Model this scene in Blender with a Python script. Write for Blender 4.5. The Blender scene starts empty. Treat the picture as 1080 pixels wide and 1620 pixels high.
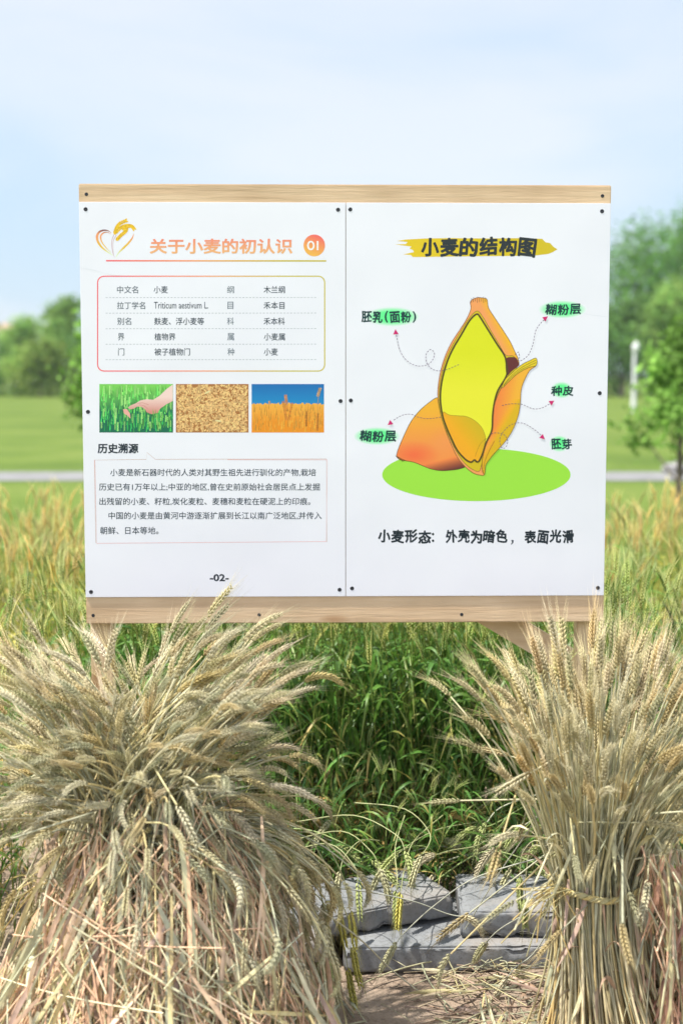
import bpy, bmesh, math, random
import numpy as np
from mathutils import Vector, Matrix
from mathutils.geometry import tessellate_polygon

# ------------------------------------------------------------------ camera, world, sun, exposure
scene = bpy.context.scene
COL = scene.collection
H = 1.30                                   # camera height
PITCH = math.atan(220 / 2250)              # looking slightly down
cam_d = bpy.data.cameras.new('camera')
cam_d.sensor_fit = 'VERTICAL'; cam_d.sensor_height = 36.0; cam_d.lens = 50.0
cam_d.clip_start = 0.05; cam_d.clip_end = 3000
cam_d.dof.use_dof = True; cam_d.dof.focus_distance = 3.05; cam_d.dof.aperture_fstop = 2.8
cam = bpy.data.objects.new('camera', cam_d); COL.objects.link(cam)
cam.location = (0, 0, H); cam.rotation_euler = (math.pi / 2 - PITCH, 0, 0)
scene.camera = cam

SUN_DIR = Vector((-0.42, -0.11, 0.90)).normalized()     # towards the sun: high, from the left, just in front of the board's face
SUN_EL = math.asin(SUN_DIR.z); SUN_AZ = math.atan2(SUN_DIR.x, SUN_DIR.y)
world = bpy.data.worlds.new('World'); scene.world = world; world.use_nodes = True
nt = world.node_tree; nt.nodes.clear()
def N(tree, typ, **kw):
    n = tree.nodes.new(typ)
    for k, v in kw.items(): setattr(n, k, v)
    return n
w_out = N(nt, 'ShaderNodeOutputWorld'); w_bg = N(nt, 'ShaderNodeBackground')
w_sky = N(nt, 'ShaderNodeTexSky', sky_type='NISHITA', sun_disc=False)
w_sky.sun_elevation = SUN_EL; w_sky.sun_rotation = SUN_AZ
w_sky.air_density = 1.2; w_sky.dust_density = 0.8; w_sky.ozone_density = 2.5
w_tc = N(nt, 'ShaderNodeTexCoord')
w_sep = N(nt, 'ShaderNodeSeparateXYZ'); nt.links.new(w_tc.outputs['Generated'], w_sep.inputs[0])
w_map = N(nt, 'ShaderNodeMapping'); w_map.inputs['Scale'].default_value = (1.0, 1.0, 3.2)
nt.links.new(w_tc.outputs['Generated'], w_map.inputs[0])
w_no = N(nt, 'ShaderNodeTexNoise'); w_no.inputs['Scale'].default_value = 3.2; w_no.inputs['Detail'].default_value = 5
w_no.inputs['Roughness'].default_value = 0.45; w_no.inputs['Distortion'].default_value = 0.4
nt.links.new(w_map.outputs[0], w_no.inputs['Vector'])
w_h = N(nt, 'ShaderNodeMapRange', interpolation_type='SMOOTHSTEP')       # thin cloud veil whitens with elevation
w_h.inputs['From Min'].default_value = 0.0; w_h.inputs['From Max'].default_value = 0.28
nt.links.new(w_sep.outputs['Z'], w_h.inputs[0])
w_n2 = N(nt, 'ShaderNodeMapRange'); w_n2.inputs['From Min'].default_value = 0.3; w_n2.inputs['From Max'].default_value = 0.72
w_n2.inputs['To Min'].default_value = -0.6; w_n2.inputs['To Max'].default_value = 0.55
nt.links.new(w_no.outputs['Fac'], w_n2.inputs[0])
w_add = N(nt, 'ShaderNodeMath', operation='ADD', use_clamp=True)
nt.links.new(w_h.outputs[0], w_add.inputs[0]); nt.links.new(w_n2.outputs[0], w_add.inputs[1])
w_veil = N(nt, 'ShaderNodeMixRGB'); w_veil.inputs['Color1'].default_value = (2.5, 3.2, 3.95, 1); w_veil.inputs['Color2'].default_value = (3.55, 3.75, 4.1, 1)
nt.links.new(w_add.outputs[0], w_veil.inputs['Fac'])
w_back = N(nt, 'ShaderNodeMapRange', interpolation_type='SMOOTHSTEP')    # added fill: unseen sky behind the camera brightened to light the panels
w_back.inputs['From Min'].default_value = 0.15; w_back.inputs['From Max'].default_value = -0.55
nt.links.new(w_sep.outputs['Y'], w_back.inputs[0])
w_fill = N(nt, 'ShaderNodeMixRGB'); w_fill.inputs['Color2'].default_value = (5.4, 5.75, 6.85, 1)
nt.links.new(w_back.outputs[0], w_fill.inputs['Fac']); nt.links.new(w_veil.outputs[0], w_fill.inputs['Color1'])
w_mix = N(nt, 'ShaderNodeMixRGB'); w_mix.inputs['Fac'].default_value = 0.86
nt.links.new(w_sky.outputs[0], w_mix.inputs['Color1']); nt.links.new(w_fill.outputs[0], w_mix.inputs['Color2'])
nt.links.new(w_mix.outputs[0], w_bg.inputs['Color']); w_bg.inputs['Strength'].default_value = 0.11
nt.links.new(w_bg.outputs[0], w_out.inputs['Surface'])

sun_d = bpy.data.lights.new('sun', 'SUN'); sun_d.energy = 3.8; sun_d.angle = math.radians(0.8); sun_d.color = (1.0, 0.95, 0.87)
sun = bpy.data.objects.new('sun', sun_d); COL.objects.link(sun)
sun.rotation_euler = SUN_DIR.to_track_quat('Z', 'Y').to_euler(); sun.location = (-3, -2, 9)
scene.view_settings.view_transform = 'Standard'; scene.view_settings.look = 'None'
scene.view_settings.exposure = 1.12; scene.view_settings.gamma = 1.0
scene.cycles.max_bounces = 8; scene.cycles.diffuse_bounces = 3; scene.cycles.transparent_max_bounces = 4

# ------------------------------------------------------------------ helpers
rng = np.random.default_rng(11)
random.seed(11)
cp, sp = math.cos(PITCH), math.sin(PITCH)
def ray(px, py):
    a, b = (px - 540) / 2250, (810 - py) / 2250
    return np.array([a, cp + b * sp, -sp + b * cp])
def at_depth(px, py, y):
    d = ray(px, py); return np.array([0, 0, H]) + d * (y / d[1])
def at_z(px, py, z=0.0):
    d = ray(px, py); return np.array([0, 0, H]) + d * ((z - H) / d[2])
def s2l(c):
    c = np.asarray(c, float) / 255
    return np.where(c <= 0.04045, c / 12.92, ((c + 0.055) / 1.055) ** 2.4)

def tag(o, label=None, cat=None, group=None, kind=None):
    if label: o['label'] = label
    if cat: o['category'] = cat
    if group: o['group'] = group
    if kind: o['kind'] = kind
    return o
def empty(name, loc, rz=0):
    o = bpy.data.objects.new(name, None); o.empty_display_size = 0.1; COL.objects.link(o)
    o.location = loc; o.rotation_euler = (0, 0, rz); return o

class MB:
    """collects verts, faces and vertex colours; build() links ONE mesh object"""
    def __init__(s): s.V = []; s.F = {3: [], 4: []}; s.C = []; s.n = 0; s.poly = []
    def add(s, V, F, C):
        V = np.asarray(V, float).reshape(-1, 3); F = np.asarray(F, int)
        C = np.asarray(C, float)
        if C.ndim == 1: C = np.tile(C[:3], (len(V), 1))
        if len(F): s.F[F.shape[1]].append(F + s.n)
        s.V.append(V); s.C.append(C); s.n += len(V)
    def mesh(s, name, smooth=True):
        V = np.concatenate(s.V); C = np.concatenate(s.C)
        t = np.concatenate(s.F[3]) if s.F[3] else np.zeros((0, 3), int)
        q = np.concatenate(s.F[4]) if s.F[4] else np.zeros((0, 4), int)
        me = bpy.data.meshes.new(name)
        me.vertices.add(len(V)); me.vertices.foreach_set('co', V.astype(np.float32).ravel())
        nl = len(t) * 3 + len(q) * 4
        me.loops.add(nl); me.loops.foreach_set('vertex_index', np.concatenate([t.ravel(), q.ravel()]).astype(np.int32))
        me.polygons.add(len(t) + len(q))
        st = np.concatenate([np.arange(len(t)) * 3, len(t) * 3 + np.arange(len(q)) * 4]).astype(np.int32)
        me.polygons.foreach_set('loop_start', st)
        me.update(calc_edges=True)
        a = me.color_attributes.new('Col', 'FLOAT_COLOR', 'POINT')
        a.data.foreach_set('color', np.hstack([C, np.ones((len(C), 1))]).astype(np.float32).ravel())
        me.polygons.foreach_set('use_smooth', np.full(len(me.polygons), bool(smooth)))
        me.validate(); return me
    def build(s, name, mat, parent=None, smooth=True):
        return obj(name, s.mesh(name, smooth), mat, parent)
def obj(name, me, mat, parent=None, loc=None):
    o = bpy.data.objects.new(name, me); COL.objects.link(o)
    if mat and not me.materials: me.materials.append(mat)
    if parent: o.parent = parent
    if loc is not None: o.location = loc
    return o

def box(mb, lo, hi, c, rot=None, piv=None):
    x0, y0, z0 = lo; x1, y1, z1 = hi
    V = np.array([[x0,y0,z0],[x1,y0,z0],[x1,y1,z0],[x0,y1,z0],[x0,y0,z1],[x1,y0,z1],[x1,y1,z1],[x0,y1,z1]], float)
    if rot is not None:
        R = np.array(rot); pv = np.array(piv); V = (V - pv) @ R.T + pv
    mb.add(V, [[0,3,2,1],[4,5,6,7],[0,1,5,4],[1,2,6,5],[2,3,7,6],[3,0,4,7]], c)

def nrm(a): return a / (np.linalg.norm(a, axis=-1, keepdims=True) + 1e-12)
def frames(P):
    T = np.gradient(P, axis=1); T = nrm(T)
    ref = np.where(np.abs(T[..., 1:2]) > 0.9, np.array([1., 0, 0]), np.array([0, 1., 0]))
    A = nrm(np.cross(T, ref)); B = np.cross(T, A); return T, A, B
def tubes(mb, P, R, C, sides=3):
    """P (n,k,3) paths, R (n,k) radii, C (n,3) or (n,k,3) colours"""
    n, k, _ = P.shape; T, A, B = frames(P)
    R = np.broadcast_to(R, (n, k))
    an = np.arange(sides) * 2 * np.pi / sides
    V = P[:, :, None] + R[..., None, None] * (A[:, :, None] * np.cos(an)[:, None] + B[:, :, None] * np.sin(an)[:, None])
    i = np.arange(n)[:, None, None] * k * sides; j = np.arange(k - 1)[None, :, None] * sides; m = np.arange(sides)[None, None]
    m2 = (m + 1) % sides
    F = np.stack([i + j + m, i + j + m2, i + j + sides + m2, i + j + sides + m], -1).reshape(-1, 4)
    C = np.asarray(C, float)
    if C.ndim == 2: C = np.repeat(C[:, None], k, 1)
    mb.add(V.reshape(-1, 3), F, np.repeat(C.reshape(-1, 3), sides, 0))
def ribbons(mb, P, W, S, C, fold=0.0):
    """leaf blades: P (n,k,3), half widths W (n,k), side dirs S (n,k,3)"""
    n, k, _ = P.shape
    T = nrm(np.gradient(P, axis=1)); S = nrm(S - (S * T).sum(-1, keepdims=True) * T)
    U = np.cross(S, T)
    W = np.broadcast_to(W, (n, k))[..., None]
    V = np.stack([P - S * W + U * W * fold, P, P + S * W + U * W * fold], 2)
    i = np.arange(n)[:, None, None] * k * 3; j = np.arange(k - 1)[None, :, None] * 3; m = np.arange(2)[None, None]
    F = np.stack([i + j + m, i + j + m + 1, i + j + 3 + m + 1, i + j + 3 + m], -1).reshape(-1, 4)
    C = np.asarray(C, float)
    if C.ndim == 2: C = np.repeat(C[:, None], k, 1)
    mb.add(V.reshape(-1, 3), F, np.repeat(C.reshape(-1, 3), 3, 0))
def bez(P0, P1, P2, k):
    t = np.linspace(0, 1, k)[None, :, None]
    return (1 - t) ** 2 * P0[:, None] + 2 * t * (1 - t) * P1[:, None] + t ** 2 * P2[:, None]
def instances(mb, var, M, T, tint):
    """copies of a variant (V, {3:F,4:F}, C) with (n,3,3) matrices, offsets and colour tints, fused into mb"""
    V, F, C = var; n = len(M); m = len(V)
    VV = np.einsum('nij,vj->nvi', M, V) + T[:, None]
    CC = C[None] * tint[:, None]
    base = mb.n
    mb.V.append(VV.reshape(-1, 3)); mb.C.append(CC.reshape(-1, 3)); mb.n += n * m
    for s in (3, 4):
        if len(F[s]): mb.F[s].append((F[s][None] + (np.arange(n) * m)[:, None, None] + base).reshape(-1, s))
def variant(mb):
    return (np.concatenate(mb.V), {s: (np.concatenate(mb.F[s]) if mb.F[s] else np.zeros((0, s), int)) for s in (3, 4)}, np.concatenate(mb.C))

# ------------------------------------------------------------------ materials
def mat(name):
    m = bpy.data.materials.new(name); m.use_nodes = True; t = m.node_tree
    return m, t, t.nodes['Principled BSDF'], t.nodes['Material Output']
def noise(t, scale, detail=4, rough=0.55, vec=None, stretch=None):
    n = N(t, 'ShaderNodeTexNoise'); n.inputs['Scale'].default_value = scale; n.inputs['Detail'].default_value = detail
    n.inputs['Roughness'].default_value = rough
    tc = N(t, 'ShaderNodeTexCoord'); src = tc.outputs['Object']
    if stretch:
        mp = N(t, 'ShaderNodeMapping'); mp.inputs['Scale'].default_value = stretch; t.links.new(src, mp.inputs[0]); src = mp.outputs[0]
    t.links.new(src, n.inputs['Vector']); return n
def ramp(t, fac, stops):
    r = N(t, 'ShaderNodeValToRGB'); e = r.color_ramp.elements
    while len(e) < len(stops): e.new(0.5)
    for el, (p, c) in zip(e, stops): el.position = p; el.color = (*c, 1)
    t.links.new(fac, r.inputs[0]); return r
def bump(t, b, h, strength, dist=0.01):
    n = N(t, 'ShaderNodeBump'); n.inputs['Strength'].default_value = strength; n.inputs['Distance'].default_value = dist
    t.links.new(h, n.inputs['Height']); t.links.new(n.outputs[0], b.inputs['Normal'])
def attr_mat(name, rough=0.6, transl=0.0, nscale=0, namp=0.0, spec=0.3):
    m, t, b, o = mat(name)
    a = N(t, 'ShaderNodeVertexColor', layer_name='Col'); src = a.outputs['Color']
    if nscale:
        n = noise(t, nscale, 3); mr = N(t, 'ShaderNodeMapRange')
        mr.inputs['From Min'].default_value = 0.3; mr.inputs['From Max'].default_value = 0.7
        mr.inputs['To Min'].default_value = 1 - namp; mr.inputs['To Max'].default_value = 1 + namp
        t.links.new(n.outputs['Fac'], mr.inputs[0])
        mx = N(t, 'ShaderNodeVectorMath', operation='MULTIPLY')
        t.links.new(src, mx.inputs[0]); t.links.new(mr.outputs[0], mx.inputs[1]); src = mx.outputs[0]
    t.links.new(src, b.inputs['Base Color']); b.inputs['Roughness'].default_value = rough
    b.inputs['Specular IOR Level'].default_value = spec
    if transl:
        tr = N(t, 'ShaderNodeBsdfTranslucent'); t.links.new(src, tr.inputs['Color'])
        ms = N(t, 'ShaderNodeMixShader'); ms.inputs[0].default_value = transl
        t.links.new(b.outputs[0], ms.inputs[1]); t.links.new(tr.outputs[0], ms.inputs[2]); t.links.new(ms.outputs[0], o.inputs['Surface'])
    return m
M_straw = attr_mat('dry_straw', 0.5, 0.12, 60, 0.18, 0.4)
M_leaf = attr_mat('wheat_leaf', 0.45, 0.42, 40, 0.15, 0.4)
M_crown = attr_mat('tree_leaves', 0.6, 0.45, 0, 0, 0.08)
M_print = attr_mat('printed_ink', 0.38, 0, 0, 0, 0.4)

PANEL = (0.805, 0.805, 0.845)
m, t, b, o = mat('white_vinyl'); M_panel = m
n = noise(t, 3.0, 3); r = ramp(t, n.outputs['Fac'], [(0.3, (0.785, 0.785, 0.83)), (0.7, (0.825, 0.825, 0.86))])
t.links.new(r.outputs[0], b.inputs['Base Color']); b.inputs['Roughness'].default_value = 0.24
b.inputs['Specular IOR Level'].default_value = 0.45
n2 = noise(t, 2.2, 2); bump(t, b, n2.outputs['Fac'], 0.2, 0.02)

def wood(name, along, c1, c2, c3):
    m, t, b, o = mat(name)
    st = [14, 14, 14]; st['xz'.index(along) * 2] = 0.9
    n = noise(t, 2.2, 6, 0.6, stretch=tuple(st)); r = ramp(t, n.outputs['Fac'], [(0.28, c1), (0.5, c2), (0.72, c3)])
    n3 = noise(t, 4.0, 3); r3 = ramp(t, n3.outputs['Fac'], [(0.35, (0.86, 0.82, 0.76)), (0.65, (1.05, 1.03, 1.0))])
    mx = N(t, 'ShaderNodeMixRGB', blend_type='MULTIPLY'); mx.inputs[0].default_value = 1
    t.links.new(r.outputs[0], mx.inputs[1]); t.links.new(r3.outputs[0], mx.inputs[2])
    vo = N(t, 'ShaderNodeTexVoronoi'); vo.inputs['Scale'].default_value = 1.0; tc = N(t, 'ShaderNodeTexCoord'); mp = N(t, 'ShaderNodeMapping')
    ks = [16, 16, 16]; ks['xz'.index(along) * 2] = 4.5; mp.inputs['Scale'].default_value = ks; mp.inputs['Location'].default_value = (.37, .2, .61)
    t.links.new(tc.outputs['Object'], mp.inputs[0]); t.links.new(mp.outputs[0], vo.inputs['Vector'])
    kr = ramp(t, vo.outputs['Distance'], [(0.0, (0.35, 0.22, 0.13)), (0.13, (0.62, 0.45, 0.3)), (0.24, (1, 1, 1))])
    mk = N(t, 'ShaderNodeMixRGB', blend_type='MULTIPLY'); mk.inputs[0].default_value = 0.85
    t.links.new(mx.outputs[0], mk.inputs[1]); t.links.new(kr.outputs[0], mk.inputs[2])
    t.links.new(mk.outputs[0], b.inputs['Base Color']); b.inputs['Roughness'].default_value = 0.6
    n4 = noise(t, 9, 5, 0.6, stretch=tuple(st)); bump(t, b, n4.outputs['Fac'], 0.25, 0.004)
    return m
M_rail = wood('pine_rail', 'x', (0.56, 0.385, 0.23), (0.67, 0.49, 0.31), (0.74, 0.57, 0.38))
M_post = wood('pine_post', 'z', (0.55, 0.39, 0.22), (0.64, 0.48, 0.29), (0.70, 0.54, 0.35))
m, t, b, o = mat('black_screw'); M_screw = m
n = noise(t, 300, 2); r = ramp(t, n.outputs['Fac'], [(0.3, (0.02, 0.021, 0.025)), (0.7, (0.07, 0.07, 0.08))])
t.links.new(r.outputs[0], b.inputs['Base Color']); b.inputs['Metallic'].default_value = 0.7; b.inputs['Roughness'].default_value = 0.45

m, t, b, o = mat('concrete'); M_conc = m
n = noise(t, 9, 6, 0.65); r = ramp(t, n.outputs['Fac'], [(0.25, (0.165, 0.175, 0.185)), (0.5, (0.205, 0.215, 0.225)), (0.75, (0.25, 0.26, 0.268))])
n2 = noise(t, 120, 4, 0.7); r2 = ramp(t, n2.outputs['Fac'], [(0.36, (0.6, 0.58, 0.55)), (0.5, (1, 1, 1))])
mx = N(t, 'ShaderNodeMixRGB', blend_type='MULTIPLY'); mx.inputs[0].default_value = 0.7
t.links.new(r.outputs[0], mx.inputs[1]); t.links.new(r2.outputs[0], mx.inputs[2])
n5 = noise(t, 5, 5, 0.6); r5 = ramp(t, n5.outputs['Fac'], [(0.5, (0, 0, 0)), (0.68, (1, 1, 1))])
mx2 = N(t, 'ShaderNodeMixRGB'); mx2.inputs[2].default_value = (0.30, 0.24, 0.18, 1)
mm = N(t, 'ShaderNodeMath', operation='MULTIPLY'); mm.inputs[1].default_value = 0.45
t.links.new(r5.outputs[0], mm.inputs[0]); t.links.new(mm.outputs[0], mx2.inputs[0]); t.links.new(mx.outputs[0], mx2.inputs[1])
t.links.new(mx2.outputs[0], b.inputs['Base Color']); b.inputs['Roughness'].default_value = 0.85
n3 = noise(t, 70, 6, 0.7); bump(t, b, n3.outputs['Fac'], 0.3, 0.004)

m, t, b, o = mat('dry_mud'); M_soil = m
n = noise(t, 6, 6, 0.6); r = ramp(t, n.outputs['Fac'], [(0.25, (0.23, 0.165, 0.115)), (0.5, (0.35, 0.265, 0.195)), (0.75, (0.45, 0.355, 0.27))])
vo = N(t, 'ShaderNodeTexVoronoi', feature='DISTANCE_TO_EDGE'); vo.inputs['Scale'].default_value = 17
tc = N(t, 'ShaderNodeTexCoord'); nn = noise(t, 12, 3); va = N(t, 'ShaderNodeMixRGB'); va.inputs[0].default_value = 0.12
t.links.new(tc.outputs['Object'], va.inputs[1]); t.links.new(nn.outputs['Color'], va.inputs[2]); t.links.new(va.outputs[0], vo.inputs['Vector'])
cr = ramp(t, vo.outputs['Distance'], [(0.0, (0.25, 0.22, 0.2)), (0.05, (1, 1, 1))])
msk = noise(t, 3.1, 2); mr = ramp(t, msk.outputs['Fac'], [(0.42, (0, 0, 0)), (0.58, (1, 1, 1))])
mx = N(t, 'ShaderNodeMixRGB', blend_type='MULTIPLY'); t.links.new(mr.outputs[0], mx.inputs[0])
t.links.new(r.outputs[0], mx.inputs[1]); t.links.new(cr.outputs[0], mx.inputs[2])
t.links.new(mx.outputs[0], b.inputs['Base Color']); b.inputs['Roughness'].default_value = 0.9
n3 = noise(t, 55, 6, 0.65); bump(t, b, n3.outputs['Fac'], 0.9, 0.02)

m, t, b, o = mat('lawn_grass'); M_lawn = m
n = noise(t, 0.35, 5, 0.6); r = ramp(t, n.outputs['Fac'], [(0.3, (0.075, 0.125, 0.022)), (0.5, (0.11, 0.165, 0.03)), (0.72, (0.15, 0.195, 0.045))])
n2 = noise(t, 14, 4, 0.7); r2 = ramp(t, n2.outputs['Fac'], [(0.3, (0.75, 0.78, 0.7)), (0.7, (1.15, 1.12, 1.1))])
mx = N(t, 'ShaderNodeMixRGB', blend_type='MULTIPLY'); mx.inputs[0].default_value = 1
t.links.new(r.outputs[0], mx.inputs[1]); t.links.new(r2.outputs[0], mx.inputs[2]); t.links.new(mx.outputs[0], b.inputs['Base Color'])
b.inputs['Roughness'].default_value = 0.9; b.inputs['Specular IOR Level'].default_value = 0.1
m, t, b, o = mat('pale_paving'); M_path = m
n = noise(t, 3, 5); r = ramp(t, n.outputs['Fac'], [(0.3, (0.15, 0.15, 0.15)), (0.7, (0.22, 0.22, 0.22))])
t.links.new(r.outputs[0], b.inputs['Base Color']); b.inputs['Roughness'].default_value = 0.85
m, t, b, o = mat('bark'); M_bark = m
n = noise(t, 12, 5, stretch=(1, 1, 0.25)); r = ramp(t, n.outputs['Fac'], [(0.3, (0.10, 0.075, 0.055)), (0.7, (0.24, 0.20, 0.16))])
t.links.new(r.outputs[0], b.inputs['Base Color']); b.inputs['Roughness'].default_value = 0.9
def plain(name, c, rough=0.5, metal=0.0):
    m, t, b, o = mat(name); n = noise(t, 2.0, 3)
    r = ramp(t, n.outputs['Fac'], [(0.3, tuple(x * 0.93 for x in c)), (0.7, tuple(min(1, x * 1.05) for x in c))])
    t.links.new(r.outputs[0], b.inputs['Base Color']); b.inputs['Roughness'].default_value = rough; b.inputs['Metallic'].default_value = metal
    return m
M_white = plain('white_paint', (0.8, 0.8, 0.8), 0.4)
M_wall = plain('pink_render', (0.62, 0.50, 0.45), 0.85)
M_roof = plain('clay_roof', (0.42, 0.26, 0.2), 0.8)
M_glass = plain('dark_window', (0.05, 0.06, 0.07), 0.1)
M_grey = plain('grey_metal', (0.4, 0.41, 0.42), 0.4, 0.3)
M_stone = plain('grey_stone', (0.3, 0.29, 0.28), 0.9)
# ------------------------------------------------------------------ the setting
def sheet(name, x0, x1, y0, y1, z, m, kind='structure', nx=1, ny=1, hf=None):
    xs = np.linspace(x0, x1, nx + 1); ys = np.linspace(y0, y1, ny + 1)
    X, Y = np.meshgrid(xs, ys); Z = np.full_like(X, z) if hf is None else z + hf(X, Y)
    V = np.stack([X, Y, Z], -1).reshape(-1, 3); w = nx + 1
    i, j = np.meshgrid(np.arange(nx), np.arange(ny)); a = (j * w + i).ravel()
    mb = MB(); mb.add(V, np.stack([a, a + 1, a + w + 1, a + w], -1), (0.5, 0.5, 0.5))
    return tag(mb.build(name, m), kind=kind)
sheet('lawn', -280, 280, -60, 600, -0.03, M_lawn)
def soil_h(X, Y):
    h = 0
    for f, a, px, py in ((2.1, .016, .3, 1.1), (4.7, .009, 2.2, .4), (11, .005, 1.7, 2.9), (23, .003, .2, .8), (47, .0018, 1.2, .5), (83, .0012, .7, 2.5)):
        h = h + a * np.sin(f * X + px + 1.3 * np.sin(f * .7 * Y)) * np.sin(f * Y * 1.1 + py + 1.1 * np.sin(f * .6 * X))
    return h
sheet('soil', -4.5, 4.5, 1.2, 8.2, 0.0, M_soil, nx=320, ny=260, hf=soil_h)
sheet('path', -60, 60, 17.5, 19.1, -0.022, M_path)

r = np.random.default_rng(61); m = 700                       # clods and grit on the mud
P = np.column_stack([r.uniform(-.9, .9, m), r.uniform(2.35, 3.3, m), np.zeros(m)]); P[:, 2] = soil_h(P[:, 0], P[:, 1]) + .001
O_ = np.array([[1, 0, 0], [-1, 0, 0], [0, 1, 0], [0, -1, 0], [0, 0, 1], [0, 0, -1.]]); T8 = np.array([[0, 2, 4], [2, 1, 4], [1, 3, 4], [3, 0, 4], [2, 0, 5], [1, 2, 5], [3, 1, 5], [0, 3, 5]])
mb = MB()
for q in P:
    sz = .0022 * math.exp(r.normal() * .65); mb.add(q + O_ * r.uniform(.6, 1.3, (6, 1)) * sz * [1.2, 1, .8] + r.normal(size=(6, 3)) * sz * .25, T8, (.3, .2, .15))
tag(mb.build('soil_crumbs', M_soil, None, False), 'small clods and grit scattered on the dry mud', 'soil crumbs', kind='stuff')

# far trees ---------------------------------------------------------
def tree(name, x, y, h, w, label, n=1500, base=(0.07, 0.13, 0.03), leaf=0.24, lobes=9, seed=0, group=None, low=0.12):
    r = np.random.default_rng(seed); root = empty(name, (x, y, -0.03)); tag(root, label, 'tree', group)
    mb = MB()
    P = np.array([[[0, 0, 0], [0.02 * w, 0.01, h * 0.25], [0.03 * w, 0.03 * w, h * 0.5], [0, 0, h * 0.8]]]); tubes(mb, P, np.array([[.030, .024, .017, .006]]) * h, [(0.2, 0.2, 0.2)], 7)
    lc = []
    for i in range(lobes):
        a = r.uniform(0, 2 * np.pi); q = (i + 0.5) / lobes; rr = w * 0.34 * math.sqrt(r.uniform(0.15, 1)) * (1.1 - 0.75 * q ** 2)
        c = np.array([rr * math.cos(a), rr * math.sin(a), h * (low + 0.16 + (0.90 - low - 0.16) * q)]); lc.append((c, r.uniform(0.24, 0.34) * w * (1.05 - 0.45 * q)))
        S = np.array([0, 0, c[2] * 0.45 + 0.1 * h]); P = np.array([[S, (S + c) / 2 + [0, 0, -0.03 * h], c]]); tubes(mb, P, np.array([[.011, .008, .003]]) * h, [(0.2, 0.2, 0.2)], 5)
    mb.build('trunk', M_bark, root)
    cm = MB(); per = 3 * n // lobes; leaf = leaf * .62
    for c, rad in lc:
        d = nrm(r.normal(size=(per, 3))); rho = rad * r.uniform(0.15, 1, (per, 1)) ** 0.45 * (1 + 0.25 * np.sin(7 * d[:, :1] + 5 * d[:, 1:2] + 3 * d[:, 2:]))
        Pc = c + d * rho * [1, 1, 0.85] + r.normal(size=(per, 3)) * 0.03 * w
        Pc[:, 2] = np.maximum(Pc[:, 2], h * low * 0.6)
        nv = nrm(d * 0.8 + r.normal(size=(per, 3)) * 0.6 + [0, 0, 0.5]); ax = nrm(np.cross(nv, r.normal(size=(per, 3)))); bx = np.cross(nv, ax)
        s = leaf * r.uniform(0.6, 1.3, (per, 1)); V = np.stack([Pc - ax * s, Pc - bx * s * .5, Pc + ax * s, Pc + bx * s * .5], 1)
        lobe_t = r.uniform(0.75, 1.3); C = np.array(base) * lobe_t * r.uniform(0.75, 1.3, (per, 1)) * [1, 1, 1]
        C[:, 0] *= r.uniform(0.85, 1.25, per)
        cm.add(V.reshape(-1, 3), np.arange(per * 4).reshape(-1, 4), np.repeat(C, 4, 0))
    cm.build('crown', M_crown, root, smooth=False)
    return root
def px_tree(px, top, y, wpx, label, **k):
    P = at_depth(px, top, y); return tree(k.pop('name', 'broadleaf_tree'), P[0], y, P[2] + 0.03, wpx / 2250 * y, label, **k)
G1 = (0.22, 0.38, 0.09); G2 = (0.12, 0.27, 0.06); G3 = (0.27, 0.41, 0.09)
px_tree(30, 500, 92, 120, 'rounded pale green tree above the white shed at the far left edge', base=G1, seed=1)
px_tree(112, 462, 86, 110, 'tall green tree whose top shows just left of the information board', base=G1, seed=2)
px_tree(62, 540, 80, 130, 'low spreading light green tree behind the lawn, right of the white shed', base=G3, seed=3, low=0.02)
px_tree(-55, 490, 84, 150, 'green tree cut by the left edge of the photo', base=G2, seed=4, low=0.02)
px_tree(165, 500, 82, 150, 'dense green tree half hidden behind the left half of the board', base=G2, seed=5, low=0.02)
for i, (px, tp) in enumerate(((270, 450), (390, 420), (520, 450), (640, 430), (760, 400), (860, 390))):
    px_tree(px, tp, 84 + 3 * (i % 2), 190, 'broad green tree completely behind the information board', base=(G1, G2)[i % 2], seed=10 + i, low=0.02, group='trees hidden behind the board')
px_tree(1035, 348, 88, 300, 'tall dark green tree rising just right of the board', base=G2, seed=21, n=2600, leaf=0.28, lobes=14, low=0.02)
px_tree(1130, 318, 84, 260, 'tallest green tree at the right edge of the photo', base=G2, seed=22, n=2600, leaf=0.28, lobes=14, low=0.02)
px_tree(1075, 430, 78, 150, 'lighter green tree in front of the tall dark trees at the right', base=G1, seed=23, n=1800, low=0.02)
px_tree(985, 470, 80, 150, 'dark tree half hidden by the right edge of the board', base=(0.12, 0.25, 0.06), seed=24, n=1800, low=0.0)

for i, (px, tp) in enumerate(((-190, 480), (-330, 450), (1290, 400), (1430, 430))):
    px_tree(px, tp, 84 + 4 * (i % 2), 190, 'broad green tree further along the tree line, outside the photo', base=(G1, G2)[i % 2], seed=50 + i, low=0.02, group='trees along the far edge of the lawn')

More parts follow.
